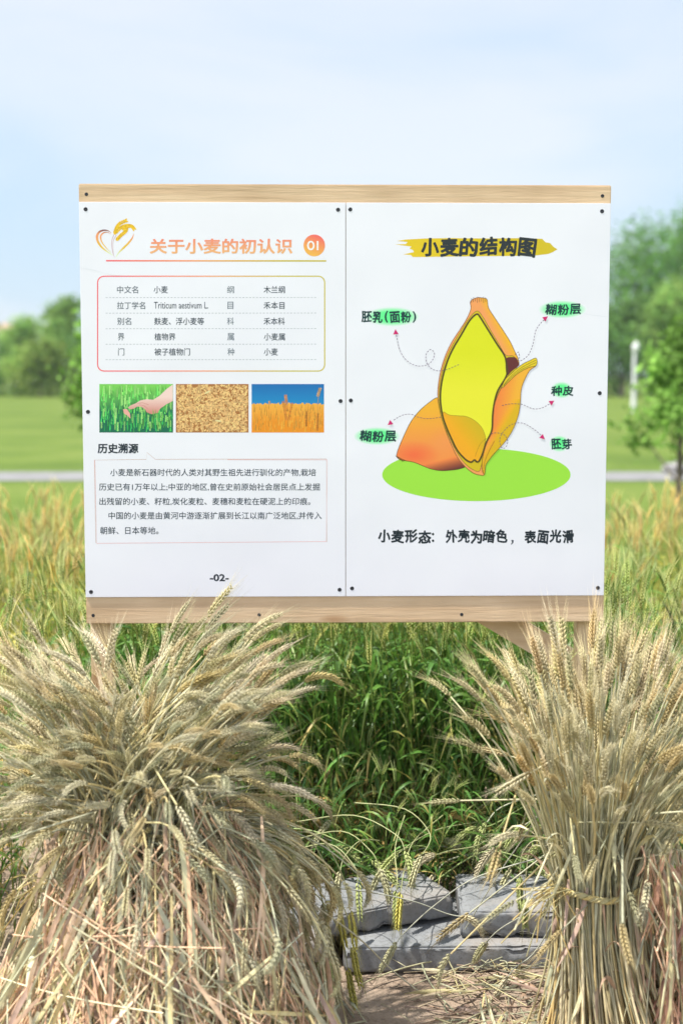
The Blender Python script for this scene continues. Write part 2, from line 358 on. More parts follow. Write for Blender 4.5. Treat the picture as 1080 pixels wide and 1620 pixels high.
# young trees on the near side of the path
def young(px, top, y, wpx, label, seed, lean=0):
    P = at_depth(px, top, y); h = P[2] + 0.03; w = wpx / 2250 * y; r = np.random.default_rng(seed)
    root = empty('young_tree', (P[0], y, -0.03)); tag(root, label, 'young tree'); mb = MB()
    tubes(mb, np.array([[[0, 0, 0], [.01, 0, h * .3], [-.01, .01, h * .6], [.0, 0, h * .93]]]), np.array([[.035, .03, .02, .006]]), [(0.2,) * 3], 7)
    cl = []
    for i in range(16):
        a = r.uniform(0, 6.28); q = r.uniform(0, 1); z = h * (0.42 + 0.52 * q); rr = w * .5 * (1 - 0.75 * q ** 1.5) * r.uniform(.45, 1)
        c = np.array([rr * math.cos(a), rr * math.sin(a), z]); cl.append(c)
        S = np.array([0, 0, z - 0.28 * h * (1 - q * .7)]); tubes(mb, np.array([[S, (S + c) / 2 + [0, 0, .02], c]]), np.array([[.012, .008, .003]]), [(0.2,) * 3], 4)
    mb.build('trunk', M_bark, root); cm = MB()
    for c in cl:
        k = 120; Pc = c + r.normal(size=(k, 3)) * [.11 * w, .11 * w, .07 * h]
        nv = nrm(r.normal(size=(k, 3)) + [0, 0, 1]); ax = nrm(np.cross(nv, r.normal(size=(k, 3)))); bx = np.cross(nv, ax)
        s = .055 * r.uniform(.6, 1.2, (k, 1)); V = np.stack([Pc - ax * s, Pc - bx * s * .5, Pc + ax * s, Pc + bx * s * .5], 1)
        C = np.array((0.19, 0.34, 0.07)) * r.uniform(.7, 1.4) * r.uniform(.7, 1.3, (k, 1))
        cm.add(V.reshape(-1, 3), np.arange(k * 4).reshape(-1, 4), np.repeat(C, 4, 0))
    cm.build('crown', M_crown, root, smooth=False)
young(1078, 515, 13.2, 138, 'thin young tree standing by the pale path right of the board', 31)
young(158, 500, 13.6, 120, 'young dark green tree mostly hidden behind the left edge of the board', 32)

# lamp post on the right lawn
P = at_z(1001, 652, -0.03); pst = empty('lamp_post', tuple(P)); tag(pst, 'thin white lamp post on the lawn right of the board', 'lamp post')
sc = P[1] / 2250
mb = MB(); tubes(mb, np.array([[[0, 0, 0], [0, 0, 40 * sc], [0, 0, 96 * sc]]]), np.array([[4.0, 2.8, 2.4]]) * sc, [(0.8,) * 3], 10); mb.build('pole', M_white, pst)
mb = MB(); tubes(mb, np.array([[[0, 0, 36 * sc], [0, 0, 37 * sc], [0, 0, 43 * sc], [0, 0, 44 * sc]]]), np.array([[2.4, 4.4, 4.4, 2.4]]) * sc, [(0.8,) * 3], 10); mb.build('collar', M_grey, pst)
mb = MB(); tubes(mb, np.array([[[0, 0, 94 * sc], [.5 * sc, 0, 96 * sc], [2 * sc, 0, 104 * sc], [3 * sc, 0, 110 * sc]]]), np.array([[2.4, 5, 5, 2]]) * sc, [(0.8,) * 3], 10); mb.build('lamp_head', M_white, pst)

# grey stone by the young tree
P = at_z(1066, 748, -0.03); mb = MB(); r = np.random.default_rng(3)
me = bpy.data.meshes.new('boulder'); bm = bmesh.new(); bmesh.ops.create_icosphere(bm, subdivisions=3, radius=0.13)
for v in bm.verts:
    d = v.co.normalized(); v.co *= 1 + 0.18 * math.sin(3 * d.x + 1) * math.sin(4 * d.y) + 0.12 * math.sin(6 * d.z + d.x * 5); v.co.z *= 0.62; v.co.x *= 1.25
bm.to_mesh(me); bm.free(); o = obj('boulder', me, M_stone, loc=(P[0], P[1] , 0.03)); tag(o, 'low grey boulder on the path edge by the young tree', 'boulder')

# white shed and pale house far left
P = at_z(29, 616, -0.03); s = P[1] / 2250; shed = empty('garden_shed', tuple(P)); tag(shed, 'low white shed with a sloping roof at the far edge of the lawn', 'shed')
mb = MB(); box(mb, (-17 * s, 0, 0), (17 * s, 30 * s, 8 * s), (0.8,) * 3); mb.build('wall', M_white, shed, False)
mb = MB(); V = np.array([[-21, -3, 7], [20, -3, 9.5], [20, 34, 15], [-14, 34, 14], [-21, -3, 8], [20, -3, 10.5], [20, 34, 16], [-14, 34, 15]]) * s
mb.add(V, [[0,3,2,1],[4,5,6,7],[0,1,5,4],[1,2,6,5],[2,3,7,6],[3,0,4,7]], (0.8,) * 3); mb.build('roof', M_white, shed, False)
mb = MB(); box(mb, (-4 * s, -0.4 * s, 0), (4 * s, -0.02 * s, 6.5 * s), (0.1,) * 3); mb.build('door', M_grey, shed, False)
P = at_z(0, 604, -0.03); P = np.array([at_depth(-12, 512, 170)[0], 170, -0.03]); hs = empty('house', tuple(P)); tag(hs, 'pale pink house far off behind the trees at the left edge', 'house')
mb = MB(); box(mb, (-3, 0, 0), (3, 7, 6.3), (0.6,) * 3); mb.build('wall', M_wall, hs, False)
mb = MB(); V = [[-3.4, -.4, 6.3], [3.4, -.4, 6.3], [3.4, 7.4, 6.3], [-3.4, 7.4, 6.3], [-1.6, 3.5, 7.3], [1.6, 3.5, 7.3]]
mb.add(V, [[0,1,5,4],[2,3,4,5],[3,2,1,0]], (.4,) * 3); mb.add(np.array(V)[[1,2,5,3,0,4]], [[0,1,2],[3,4,5]], (.4,) * 3); mb.build('roof', M_roof, hs, False)
for x in (-1.7, 1.7):
    for z in (1.2, 4.2):
        mb = MB(); box(mb, (x - .6, -.05, z), (x + .6, -.003, z + 1.4), (.05,) * 3); mb.build('window', M_glass, hs, False)

# air: pale haze that softens the far trees
hm = bpy.data.materials.new('pale_haze'); hm.use_nodes = True; ht = hm.node_tree; ht.nodes.clear()
ho = N(ht, 'ShaderNodeOutputMaterial'); hv = N(ht, 'ShaderNodeVolumePrincipled'); hv.inputs['Color'].default_value = (0.86, 0.92, 1.0, 1)
hv.inputs['Density'].default_value = 0.0004; hv.inputs['Anisotropy'].default_value = 0.0
ht.links.new(hv.outputs[0], ho.inputs['Volume'])
mb = MB(); box(mb, (-300, -80, -1.05), (300, 620, 16), (1, 1, 1)); tag(mb.build('haze', hm, None, False), 'pale thin haze in the air over the fields', 'haze', kind='stuff')
# ------------------------------------------------------------------ the information board
SY = 3.25; YAW = 0.023                       # yaw: left side a touch nearer
c0 = at_depth(546, 630, SY)
sign = empty('information_board', (c0[0], SY, 0), YAW)
tag(sign, 'white two panel information board about wheat on a pine frame', 'information board')
ca, sa = math.cos(YAW), math.sin(YAW)
EX = np.array([ca, sa, 0]); NRM = np.array([-sa, ca, 0]); ORG = np.array([c0[0], SY, 0])
def S(px, py):
    """pixel of the flat print -> (u, v) on the board's face"""
    d = ray(px, py); o = np.array([0, 0, H]); t = ((ORG - o) @ NRM) / (d @ NRM); p = o + d * t
    return np.array([(p - ORG) @ EX, p[2]])
def Sp(pts): return np.array([S(*p) for p in pts])
def to3(uv, w=0.0): uv = np.asarray(uv); return np.column_stack([uv[:, 0], np.zeros(len(uv)) - w, uv[:, 1]])
LAY = 0.00004
def pc(*c):                                   # ink albedo from the print's colour next to white vinyl
    return np.clip(s2l(c) / s2l((228, 234, 243)) * 0.8, 0.004, 0.85)

uL = (S(126, 320)[0] + S(135, 946)[0]) / 2; uM = (S(547, 321)[0] + S(546.5, 944)[0]) / 2; uR = (S(965, 321)[0] + S(955, 941)[0]) / 2
vT = S(546, 320.5)[1]; vB = S(546, 943.5)[1]
rTop = S(546, 291.5)[1]; rBot = S(546, 985.5)[1]
rL = (S(125, 305)[0] + S(136, 970)[0]) / 2; rR = (S(967, 305)[0] + S(954, 970)[0]) / 2

def bevel_box(name, lo, hi, m, parent, bev=0.002):
    me = bpy.data.meshes.new(name); bm = bmesh.new(); bmesh.ops.create_cube(bm, size=1)
    for v in bm.verts:
        for i in range(3): v.co[i] = (lo[i] + hi[i]) / 2 + v.co[i] * (hi[i] - lo[i])
    bmesh.ops.bevel(bm, geom=bm.edges[:], offset=bev, segments=2, affect='EDGES')
    bm.to_mesh(me); bm.free(); return obj(name, me, m, parent)
PT = 0.0025
railT = bevel_box('top_rail', (rL, PT + .0005, rTop - .075), (rR, PT + .0265, rTop), M_rail, sign)
railB = bevel_box('bottom_rail', (rL, PT + .0005, rBot), (rR, PT + .0265, rBot + .115), M_rail, sign)
pL = S(140, 985)[0]; pR2 = S(175, 985)[0]; pw = pR2 - pL
bevel_box('post', (pL, PT + .028, -.1), (pR2, PT + .073, rTop - .004), M_post, sign)
bevel_box('post', (rR - .005 - pw, PT + .028, -.1), (rR - .005, PT + .073, rTop - .004), M_post, sign)
# diagonal brace: from the bottom rail down to the foot of the right post
b0 = np.array([S(752, 985)[0], rBot + .03]); b1 = np.array([rR - .03, rBot - .13]); dv = nrm(b1 - b0); nv = np.array([-dv[1], dv[0]]) * .03
b1 = b1 + dv * .0
me = bpy.data.meshes.new('brace'); bm = bmesh.new()
q = [b0 - nv, b1 - nv, b1 + nv, b0 + nv]
fr = [bm.verts.new((p[0], PT + .0275, p[1])) for p in q]; bk = [bm.verts.new((p[0], PT + .0275 + .0004 - .0, p[1])) for p in q]
bm.free(); bm = bmesh.new(); y0, y1 = PT + .0745, PT + .105
fr = [bm.verts.new((p[0], y0, p[1])) for p in q]; bk = [bm.verts.new((p[0], y1, p[1])) for p in q]
bm.faces.new(fr); bm.faces.new(bk[::-1])
for i in range(4): bm.faces.new((fr[i], bk[i], bk[(i + 1) % 4], fr[(i + 1) % 4]))
bmesh.ops.recalc_face_normals(bm, faces=bm.faces[:]); bm.to_mesh(me); bm.free(); obj('brace', me, M_rail, sign)

bevel_box('stud', (uM - .02, PT + .0005, rBot + .1155), (uM + .02, PT + .0265, rTop - .0755), M_post, sign)
GAP = 0.0006
pan1 = bevel_box('sign_panel', (uL, 0, vB), (uM - GAP, PT, vT), M_panel, sign, .0007)
pan2 = bevel_box('sign_panel', (uM + GAP, 0, vB), (uR, PT, vT), M_panel, sign, .0007)
pan1['label'] = 'left panel with heading, table, three photos and history text'
pan2['label'] = 'right panel with the drawing of a cut open wheat grain'

def screw_mesh():
    mb = MB(); prof = [(0.0040, 0.0), (0.0041, -.0001), (0.0034, -.0004), (0.0016, -.0005), (0.0013, -.0002), (0.0, -.0002)]
    k = 14; a = np.arange(k) * 2 * np.pi / k; V = np.array([[r * math.cos(t), y, r * math.sin(t)] for r, y in prof for t in a])
    F = [[i * k + j, i * k + (j + 1) % k, (i + 1) * k + (j + 1) % k, (i + 1) * k + j] for i in range(len(prof) - 1) for j in range(k)]
    mb.add(V, F, (.05,) * 3); me = mb.mesh('screw'); me.materials.append(M_screw); return me
SCREW = screw_mesh()
def screw(px, py, par, y, sc=1.0):
    u, v = S(px, py); o = bpy.data.objects.new('screw', SCREW); COL.objects.link(o); o.parent = par; o.location = (u, y, v); o.scale = (sc,) * 3
for p in ((135.8, 331), (534.6, 331.8), (139.6, 651.5), (538.5, 634.5), (144.4, 936.5), (537, 933)): screw(*p, pan1, 0, 1.15)
for p in ((553.8, 331.3), (951.5, 334.2), (554.7, 633.6), (947.8, 622), (556.7, 930.8), (945, 930)): screw(*p, pan2, 0, 1.15)
for p in ((136.7, 307), (952.7, 309.7)): screw(*p, railT, PT + .0005)
for p in ((147.5, 974), (410, 973), (730, 972.5), (941, 972)): screw(*p, railB, PT + .0005)

# ---- print helpers
def curve_pts(pts, n=6, closed=False):
    P = np.asarray(pts, float); m = len(P); out = []
    rngi = range(m) if closed else range(m - 1)
    for i in rngi:
        if closed: a, b, c, d = P[(i - 1) % m], P[i], P[(i + 1) % m], P[(i + 2) % m]
        else: a, b, c, d = P[max(i - 1, 0)], P[i], P[i + 1], P[min(i + 2, m - 1)]
        for t in np.arange(n) / n:
            out.append(0.5 * (2 * b + (c - a) * t + (2 * a - 5 * b + 4 * c - d) * t * t + (3 * b - 3 * c + d - a) * t ** 3))
    if not closed: out.append(P[-1])
    return np.array(out)
def fill(mb, pts, col, lay, cuts=0):
    """flat polygon on the board; pts in photo pixels; col = colour or function of the pixel"""
    pts = np.asarray(pts, float)
    tri = tessellate_polygon([[Vector((p[0], p[1], 0)) for p in pts]])
    bm = bmesh.new(); vs = [bm.verts.new((p[0], p[1], 0)) for p in pts]
    for t in tri:
        try: bm.faces.new([vs[i] for i in t])
        except ValueError: pass
    if cuts:
        for _ in range(cuts):
            long = [e for e in bm.edges if e.calc_length() > 3.0]
            if not long: break
            bmesh.ops.subdivide_edges(bm, edges=long, cuts=1); bmesh.ops.triangulate(bm, faces=bm.faces[:])
    bm.verts.index_update()
    V = np.array([v.co[:2] for v in bm.verts]); F = np.array([[v.index for v in f.verts] for f in bm.faces])
    bm.free()
    C = np.array([col(*v) for v in V]) if callable(col) else np.tile(col, (len(V), 1))
    mb.add(to3(Sp(V), (lay + JIT.uniform(0, .6)) * LAY), F, C)
JIT = np.random.default_rng(2)
def stroke(mb, pts, w, col, lay, closed=False, dash=None):
    P = np.asarray(pts, float)
    if closed: P = np.vstack([P, P[:1]])
    def seg(Q):
        T = np.gradient(Q, axis=0); L = np.linalg.norm(T, axis=1, keepdims=True); T = T / np.maximum(L, 1e-9)
        if closed and dash is None:
            tt = nrm((Q[1] - Q[-2])[None])[0]; T[0] = tt; T[-1] = tt
        Nn = np.column_stack([-T[:, 1], T[:, 0]]); ww = np.asarray(w if np.ndim(w) == 0 else np.interp(np.linspace(0, 1, len(Q)), np.linspace(0, 1, len(w)), w))
        ww = np.broadcast_to(ww, (len(Q),))[:, None] / 2
        V = np.stack([Q - Nn * ww, Q + Nn * ww], 1).reshape(-1, 2); i = np.arange(len(Q) - 1) * 2
        C = np.array([col(*v) for v in V]) if callable(col) else np.tile(col, (len(V), 1))
        mb.add(to3(Sp(V), lay * LAY), np.column_stack([i, i + 1, i + 3, i + 2]), C)
    if dash is None: seg(P); return
    L = np.r_[0, np.cumsum(np.linalg.norm(np.diff(P, axis=0), axis=1))]; on, off = dash; s = 0
    while s < L[-1]:
        e = min(s + on, L[-1]); q = np.linspace(s, e, 4); seg(np.column_stack([np.interp(q, L, P[:, 0]), np.interp(q, L, P[:, 1])])); s += on + off

def glyphs(s, bold=0.0, res=3):
    """flat lettering as (verts, tris, depth jitter); bold thickens every outline with a round pen"""
    cu = bpy.data.curves.new('lettering', 'FONT'); cu.body = s; cu.resolution_u = res
    o = bpy.data.objects.new('lettering', cu); COL.objects.link(o)
    dg = bpy.context.evaluated_depsgraph_get(); me = bpy.data.meshes.new_from_object(o.evaluated_get(dg))
    V = np.array([v.co[:2] for v in me.vertices]); F = [list(p.vertices) for p in me.polygons]
    bpy.data.objects.remove(o); bpy.data.curves.remove(cu); bpy.data.meshes.remove(me)
    T = np.array([[f[0], f[i], f[i + 1]] for f in F for i in range(1, len(f) - 1)])
    J = np.zeros(len(V))
    if bold > 0:
        key = np.unique(np.round(V, 5), axis=0, return_inverse=True)[1].ravel()
        cnt = {}
        for f in F:
            for a, b in zip(f, f[1:] + f[:1]):
                k = (min(key[a], key[b]), max(key[a], key[b])); cnt.setdefault(k, []).append((a, b))
        E = np.array([v[0] for v in cnt.values() if len(v) == 1]); A, B = V[E[:, 0]], V[E[:, 1]]
        d = nrm(B - A); n_ = np.column_stack([-d[:, 1], d[:, 0]]) * bold; m = len(E); n0 = len(V)
        an = np.linspace(0, 2 * np.pi, 8, endpoint=False); disc = np.column_stack([np.cos(an), np.sin(an)]) * bold
        Q = np.stack([A - n_, B - n_, B + n_, A + n_], 1).reshape(-1, 2); D = (A[:, None] + disc[None]).reshape(-1, 2)
        i = np.arange(m)[:, None] * 4 + n0; T1 = np.concatenate([i + [[0, 1, 2]], i + [[0, 2, 3]]]); j = np.arange(m)[:, None] * 8 + n0 + 4 * m
        T2 = np.concatenate([j + [[0, q, q + 1]] for q in range(1, 7)])
        V = np.concatenate([V, Q, D]); T = np.concatenate([T, T1, T2])
        r_ = np.random.default_rng(1); J = np.concatenate([J, np.repeat(r_.uniform(.1, .9, m), 4), np.repeat(r_.uniform(.1, .9, m), 8)])
    return V, T, J
def write(mb, s, x0, y0, x1, y1, col, lay=2, bold=0.0):
    """lettering fitted to the box x0..x1, y0..y1 (photo pixels on the print)"""
    V, F, J = glyphs(s, bold); lo, hi = V.min(0), V.max(0); q = (V - lo) / (hi - lo)
    P = np.column_stack([x0 + q[:, 0] * (x1 - x0), y1 - q[:, 1] * (y1 - y0)])
    C = np.array([col(*v) for v in P]) if callable(col) else np.tile(col, (len(P), 1))
    mb.add(to3(Sp(P), (lay + J) * LAY), F, C)
def brush_write(mb, s, x0, y0, x1, y1, col, lay=3, bold=0.03, seed=0):
    """round brush lettering: every character fat and a little tilted"""
    r = np.random.default_rng(seed); chars = [c for c in s]; adv = np.array([0.55 if c in '()' else (0.45 if c in ':,' else 1.0) for c in chars])
    cx = np.r_[0, np.cumsum(adv)]; sc = (x1 - x0) / cx[-1]
    for i, c in enumerate(chars):
        V, F, J = glyphs(c, bold, 2); V = V - (V.max(0) + V.min(0)) / 2; hgt = (y1 - y0)
        k = hgt * (0.93 if c not in ':,' else 0.5) / max(V[:, 1].max() - V[:, 1].min(), .3) ; kx = sc * adv[i] * 0.94 / max(V[:, 0].max() - V[:, 0].min(), .3) if c not in ':,()' else k
        w_ = r.uniform(0, 6, 4); V = V + .014 * np.column_stack([np.sin(5 * V[:, 1] + w_[0]) + .6 * np.sin(9 * V[:, 0] + w_[1]), np.sin(5 * V[:, 0] + w_[2]) + .6 * np.sin(9 * V[:, 1] + w_[3])])
        a = r.uniform(-.09, .09); V = V * [min(kx, k * 1.25), min(k, sc * 1.5)]
        V[:, 0] *= 1 + 0.12 * V[:, 1] / hgt * r.uniform(-1, 1); V[:, 0] += .02 * V[:, 1]
        V = V @ np.array([[math.cos(a), math.sin(a)], [-math.sin(a), math.cos(a)]])
        cy = (y0 + y1) / 2 + r.uniform(-.05, .05) * hgt + (hgt * .3 if c == ',' else 0)
        P = np.column_stack([x0 + (cx[i] + adv[i] / 2) * sc + V[:, 0], cy - V[:, 1]])
        mb.add(to3(Sp(P), (lay + J) * LAY), F, np.tile(col, (len(P), 1)))
def ellipse(cx, cy, rx, ry, n=40, a0=0): t = np.linspace(0, 2 * np.pi, n, endpoint=False) + a0; return np.column_stack([cx + rx * np.cos(t), cy + ry * np.sin(t)])
def rrect(x0, y0, x1, y1, r, n=6):
    out = []
    for cx, cy, a in ((x1 - r, y0 + r, -90), (x1 - r, y1 - r, 0), (x0 + r, y1 - r, 90), (x0 + r, y0 + r, 180)):
        for t in np.radians(np.linspace(a, a + 90, n)): out.append((cx + r * math.cos(t), cy + r * math.sin(t)))
    return np.array(out)
def lerp(a, b, t): t = min(max(t, 0), 1); return np.asarray(a) * (1 - t) + np.asarray(b) * t
INK = pc(46, 60, 76); INK2 = pc(30, 42, 56); GREY = pc(95, 110, 124)

# ---- left panel
mb = MB()                                                            # logo: heart of leaf strokes and a wheat ear
z1 = lambda pts: [(140 + x / 10.8, 335 + y / 10.8) for x, y in pts]
heart = lambda x, y: lerp(lerp(pc(110, 70, 80), pc(243, 160, 110), (y - 364) / 6), lerp(pc(225, 190, 70), pc(215, 235, 190), (y - 392) / 10), (y - 376) / 12)
stroke(mb, curve_pts(z1([(390, 360), (330, 322), (255, 318), (185, 350), (150, 420), (165, 510), (225, 600), (320, 680), (420, 745)])), [.4, 2.0, 3.2, 4.0, 3.6, 2.6, .6], heart, 1)
stroke(mb, curve_pts(z1([(385, 380), (330, 352), (270, 356), (220, 400), (212, 460), (240, 530), (310, 620), (390, 700)])), [.3, 1.2, 2.2, 2.6, 2.0, 1.4, .4], heart, 2)
stroke(mb, curve_pts(z1([(775, 375), (750, 450), (690, 530), (600, 620), (520, 700), (470, 780)])), [.4, 2.2, 3.2, 3.2, 2.0, .5], heart, 1)
stroke(mb, curve_pts(z1([(440, 390), (405, 480), (400, 580), (425, 720), (450, 780)])), [.9, .8, .7, .4], pc(190, 150, 165), 1)
stroke(mb, curve_pts(z1([(478, 400), (430, 490), (420, 590), (432, 740)])), [1.1, .9, .7, .4], pc(200, 170, 180), 1)
r = np.random.default_rng(5)
for path in ([(455, 370), (480, 280), (540, 200), (650, 150)], [(490, 475), (560, 400), (640, 330), (655, 250)], [(600, 300), (680, 250), (740, 250), (785, 300)], [(470, 350), (560, 270), (640, 240), (690, 240)]):
    Q = curve_pts(z1(path), 4); T = np.gradient(Q, axis=0)
    for q, tt in zip(Q, T):
        a = math.atan2(tt[1], tt[0])
        for sgn in (-1, 1):
            b = a + sgn * .6; c = q + np.array([math.cos(b + sgn * .9), math.sin(b + sgn * .9)]) * 1.3
            e = ellipse(0, 0, 2.6, 1.15, 10); e = e @ np.array([[math.cos(b), math.sin(b)], [-math.sin(b), math.cos(b)]]) + c
            fill(mb, e, pc(*(np.array((232, 190, 30)) * r.uniform(.88, 1.06))), 2 + (sgn > 0))
mb.build('logo', M_print, pan1, False)

grad = lambda x, y: lerp(pc(235, 105, 115), lerp(pc(245, 165, 115), pc(196, 184, 60), (x - 300) / 150), (x - 168) / 160)
mb = MB(); stroke(mb, np.column_stack([np.linspace(168, 516, 30), np.linspace(412.5, 412.8, 30)]), 2.5, grad, 1)
write(mb, '关于小麦的初认识', 237, 377.5, 462.5, 401.5, lambda x, y: lerp(pc(245, 140, 115), pc(250, 178, 125), (y - 378) / 20), 2, .028)
mb.build('heading', M_print, pan1, False)
mb = MB(); fill(mb, ellipse(497, 388.3, 17, 17.3), lambda x, y: lerp(pc(252, 110, 100), pc(255, 178, 80), (y - 372 - (x - 497) * .4) / 30), 1, 3)
stroke(mb, ellipse(491.6, 388.4, 4.6, 6.2), 2.6, pc(255, 250, 245), 3, True); stroke(mb, [(502.3, 381.3), (502.3, 395.8)], 2.7, pc(255, 250, 245), 3)
mb.build('number_badge', M_print, pan1, False)

mb = MB(); bx = rrect(154.8, 437, 513.4, 587, 10)
dense = []
for a, b in zip(bx, np.roll(bx, -1, 0)): dense += [a + (b - a) * t for t in np.arange(0, 1, max(8 / max(np.linalg.norm(b - a), 8), .02))]
stroke(mb, dense, 1.9, lambda x, y: lerp(pc(240, 105, 115), lerp(pc(246, 160, 120), pc(198, 188, 70), (x - 320) / 130), (x - 180) / 160), 1, True)
for y in (470.8, 495.4, 520, 544.6, 569): stroke(mb, [(167.5, y), (334, y), (500.4, y - .2)], .9, pc(165, 175, 185), 1, dash=(3.2, 2.2))
zx = lambda x: 110 + x / 2.4
rows = (458.3, 483.3, 508.3, 532.9, 556.7)
for c, col, b in (((('中文名', 181, 261), ('拉丁学名', 181, 288), ('别名', 182, 235), ('界', 184, 209), ('门', 185, 209)), GREY * .75, .008), ((('小麦', 320, 374), None, ('麸麦、浮小麦等', 322, 511), ('植物界', 323, 403), ('被子植物门', 323, 458)), INK, .010),
               ((('纲', 598, 625), ('目', 600, 622), ('科', 598, 624), ('属', 599, 625), ('种', 600, 626)), GREY, .005), ((('木兰纲', 737, 818), ('禾本目', 737, 816), ('禾本科', 737, 817), ('小麦属', 738, 818), ('小麦', 738, 791)), INK, .010)):
    for it, y in zip(c, rows):
        if it: write(mb, it[0], zx(it[1]), y - 5.9, zx(it[2]), y + 5.7, col, 2, b)
write(mb, 'Triticum aestivum L.', zx(321), 477.6, zx(527), 488.2, INK, 2, .006)
mb.build('facts_table', M_print, pan1, False)

# three printed photographs
zq = lambda x, y: (150 + x / 2.919, 600 + y / 2.919)
def quad(x0, y0, x1, y1): return [zq(x0, y0), zq(x1, y0), zq(x1, y1), zq(x0, y1)]
r = np.random.default_rng(8)
mb = MB(); X0, Y0, X1, Y1 = 22, 22, 362, 246
fill(mb, quad(X0, Y0, X1, Y1), lambda x, y: lerp(pc(120, 205, 90), pc(16, 105, 80), (y - 612) / 40), 1, 6)
for i in range(520):
    x = r.uniform(X0 + 3, X1 - 3); y = r.uniform(Y0 + 28, Y1 - 1); h = r.uniform(18, 60); y0 = max(Y0 + 1, y - h); w = r.uniform(1.2, 3.2); dx = r.uniform(-7, 7)
    xt = min(max(x + dx, X0 + 1), X1 - 1); t = (y - Y0) / 224
    c = lerp((125, 220, 95), (40, 165, 85), t * r.uniform(.5, 1.4)) * r.uniform(.6, 1.3)
    fill(mb, [zq(x - w, y), zq(x + w, y), zq(xt, y0)], pc(*c), 2 + .2 * (i % 4))
for i in range(60):
    x = r.uniform(X0 + 6, X1 - 6); y = r.uniform(Y0 + 40, Y1 - 4); n_ = r.integers(5, 9); c = np.array((165, 235, 135)) * r.uniform(.8, 1.08)
    for k in range(n_):
        yy = y - k * 6
        if yy < Y0 + 8: break
        for sgn in (-1, 1): fill(mb, [zq(x, yy), zq(min(max(x + sgn * 4, X0), X1), yy - 4), zq(x + sgn * .8, yy - 8)], pc(*c), 3)
hand = [(361, 24), (361, 100), (330, 116), (303, 135), (290, 156), (262, 161), (240, 152), (234, 140), (216, 127), (196, 126), (180, 136), (162, 139), (154, 131), (165, 121), (190, 111), (210, 98), (240, 92), (270, 95), (300, 76), (332, 45)]
fill(mb, [zq(*p) for p in hand], lambda x, y: lerp(pc(246, 210, 205), pc(205, 140, 130), (y - 628) / 24), 4, 4)
fill(mb, [zq(*p) for p in ((131, 138), (150, 138), (163, 158), (166, 182), (150, 167), (136, 158))], pc(226, 170, 160), 4)
for pth in (((206, 118), (228, 122), (246, 136)), ((196, 112), (222, 108), (250, 118))): stroke(mb, [zq(*p) for p in pth], .5, pc(190, 115, 110), 5)
for i in range(34):
    x = r.uniform(205, 350); y = r.uniform(165, 240); h = r.uniform(25, 45); fill(mb, [zq(x - 2.4, y), zq(x + 2.4, y), zq(x + r.uniform(-5, 5), y - h)], pc(*(np.array((110, 205, 90)) * r.uniform(.6, 1.1))), 5)
mb.build('photo_print', M_print, pan1, False)['label'] = 'printed photo of a hand touching green wheat'
mb = MB(); fill(mb, quad(375, 22, 710, 246), pc(165, 112, 60), 1)
for i in range(1500):
    x, y = r.uniform(381, 704), r.uniform(27, 241); a = r.uniform(0, np.pi); e = ellipse(0, 0, r.uniform(5.6, 7.4), r.uniform(3.0, 3.9), 9)
    e = e @ np.array([[math.cos(a), math.sin(a)], [-math.sin(a), math.cos(a)]]) + [x, y]
    e[:, 0] = np.clip(e[:, 0], 375, 710); e[:, 1] = np.clip(e[:, 1], 22, 246)
    fill(mb, [zq(*p) for p in e], pc(*(np.array((236, 194, 130)) * r.uniform(.78, 1.08))), 2 + (i % 7) * .25)
for x, y, a in ((520, 60, -.5), (570, 192, .1)):
    e = ellipse(0, 0, 15, 4, 12) @ np.array([[math.cos(a), math.sin(a)], [-math.sin(a), math.cos(a)]]) + [x, y]; fill(mb, [zq(*p) for p in e], pc(222, 214, 160), 4)
mb.build('photo_print', M_print, pan1, False)['label'] = 'printed photo of loose wheat grains'
mb = MB(); fill(mb, quad(724, 22, 1058, 246), lambda x, y: lerp(pc(0, 105, 180), pc(20, 135, 200), (y - 607) / 30), 1, 6)
top = [(724, 246)] + [(x, 113 + 5 * math.sin(x * .31) * math.sin(x * .083) + r.uniform(-3, 3)) for x in np.linspace(724, 1058, 60)] + [(1058, 246)]
fill(mb, [zq(*p) for p in top], lambda x, y: lerp(pc(236, 176, 70), pc(228, 145, 28), (y - 638) / 30), 2, 3)
for i in range(330):
    x = r.uniform(728, 1054); y = r.uniform(130, 245); h = r.uniform(14, 50); y0 = max(y - h, 106); w = r.uniform(.8, 2.2)
    fill(mb, [zq(x - w, y), zq(x + w, y), zq(x + r.uniform(-4, 4), y0)], pc(*(np.array((238, 172, 62)) * r.uniform(.72, 1.08))), 3 + .2 * (i % 4))
def pear(x0, y0, x1, y1, w, c, n_=9):
    for k in range(n_):
        t = k / n_; x, y = x0 + (x1 - x0) * t, y0 + (y1 - y0) * t; dy = (y1 - y0) / n_
        for sgn in (-1, 1): fill(mb, [zq(x, y), zq(min(x + sgn * w, 1057), y + dy * .8), zq(x + sgn * w * .3, y + dy * 1.6)], pc(*(np.array(c) * r.uniform(.85, 1.08))), 4)
pear(888, 150, 880, 74, 8, (214, 140, 50)); pear(884, 190, 868, 104, 7, (205, 130, 50)); pear(896, 192, 912, 112, 7, (205, 128, 45)); pear(976, 220, 978, 150, 5, (150, 95, 35)); pear(1030, 82, 1042, 42, 8, (205, 160, 90), 5); pear(1028, 240, 1030, 160, 5, (170, 110, 40)); pear(806, 118, 806, 102, 5, (232, 160, 60), 3)
stroke(mb, [zq(1030, 160), zq(1029, 120), zq(1032, 82)], .6, pc(200, 150, 80), 4)
mb.build('photo_print', M_print, pan1, False)['label'] = 'printed photo of golden wheat under a blue sky'

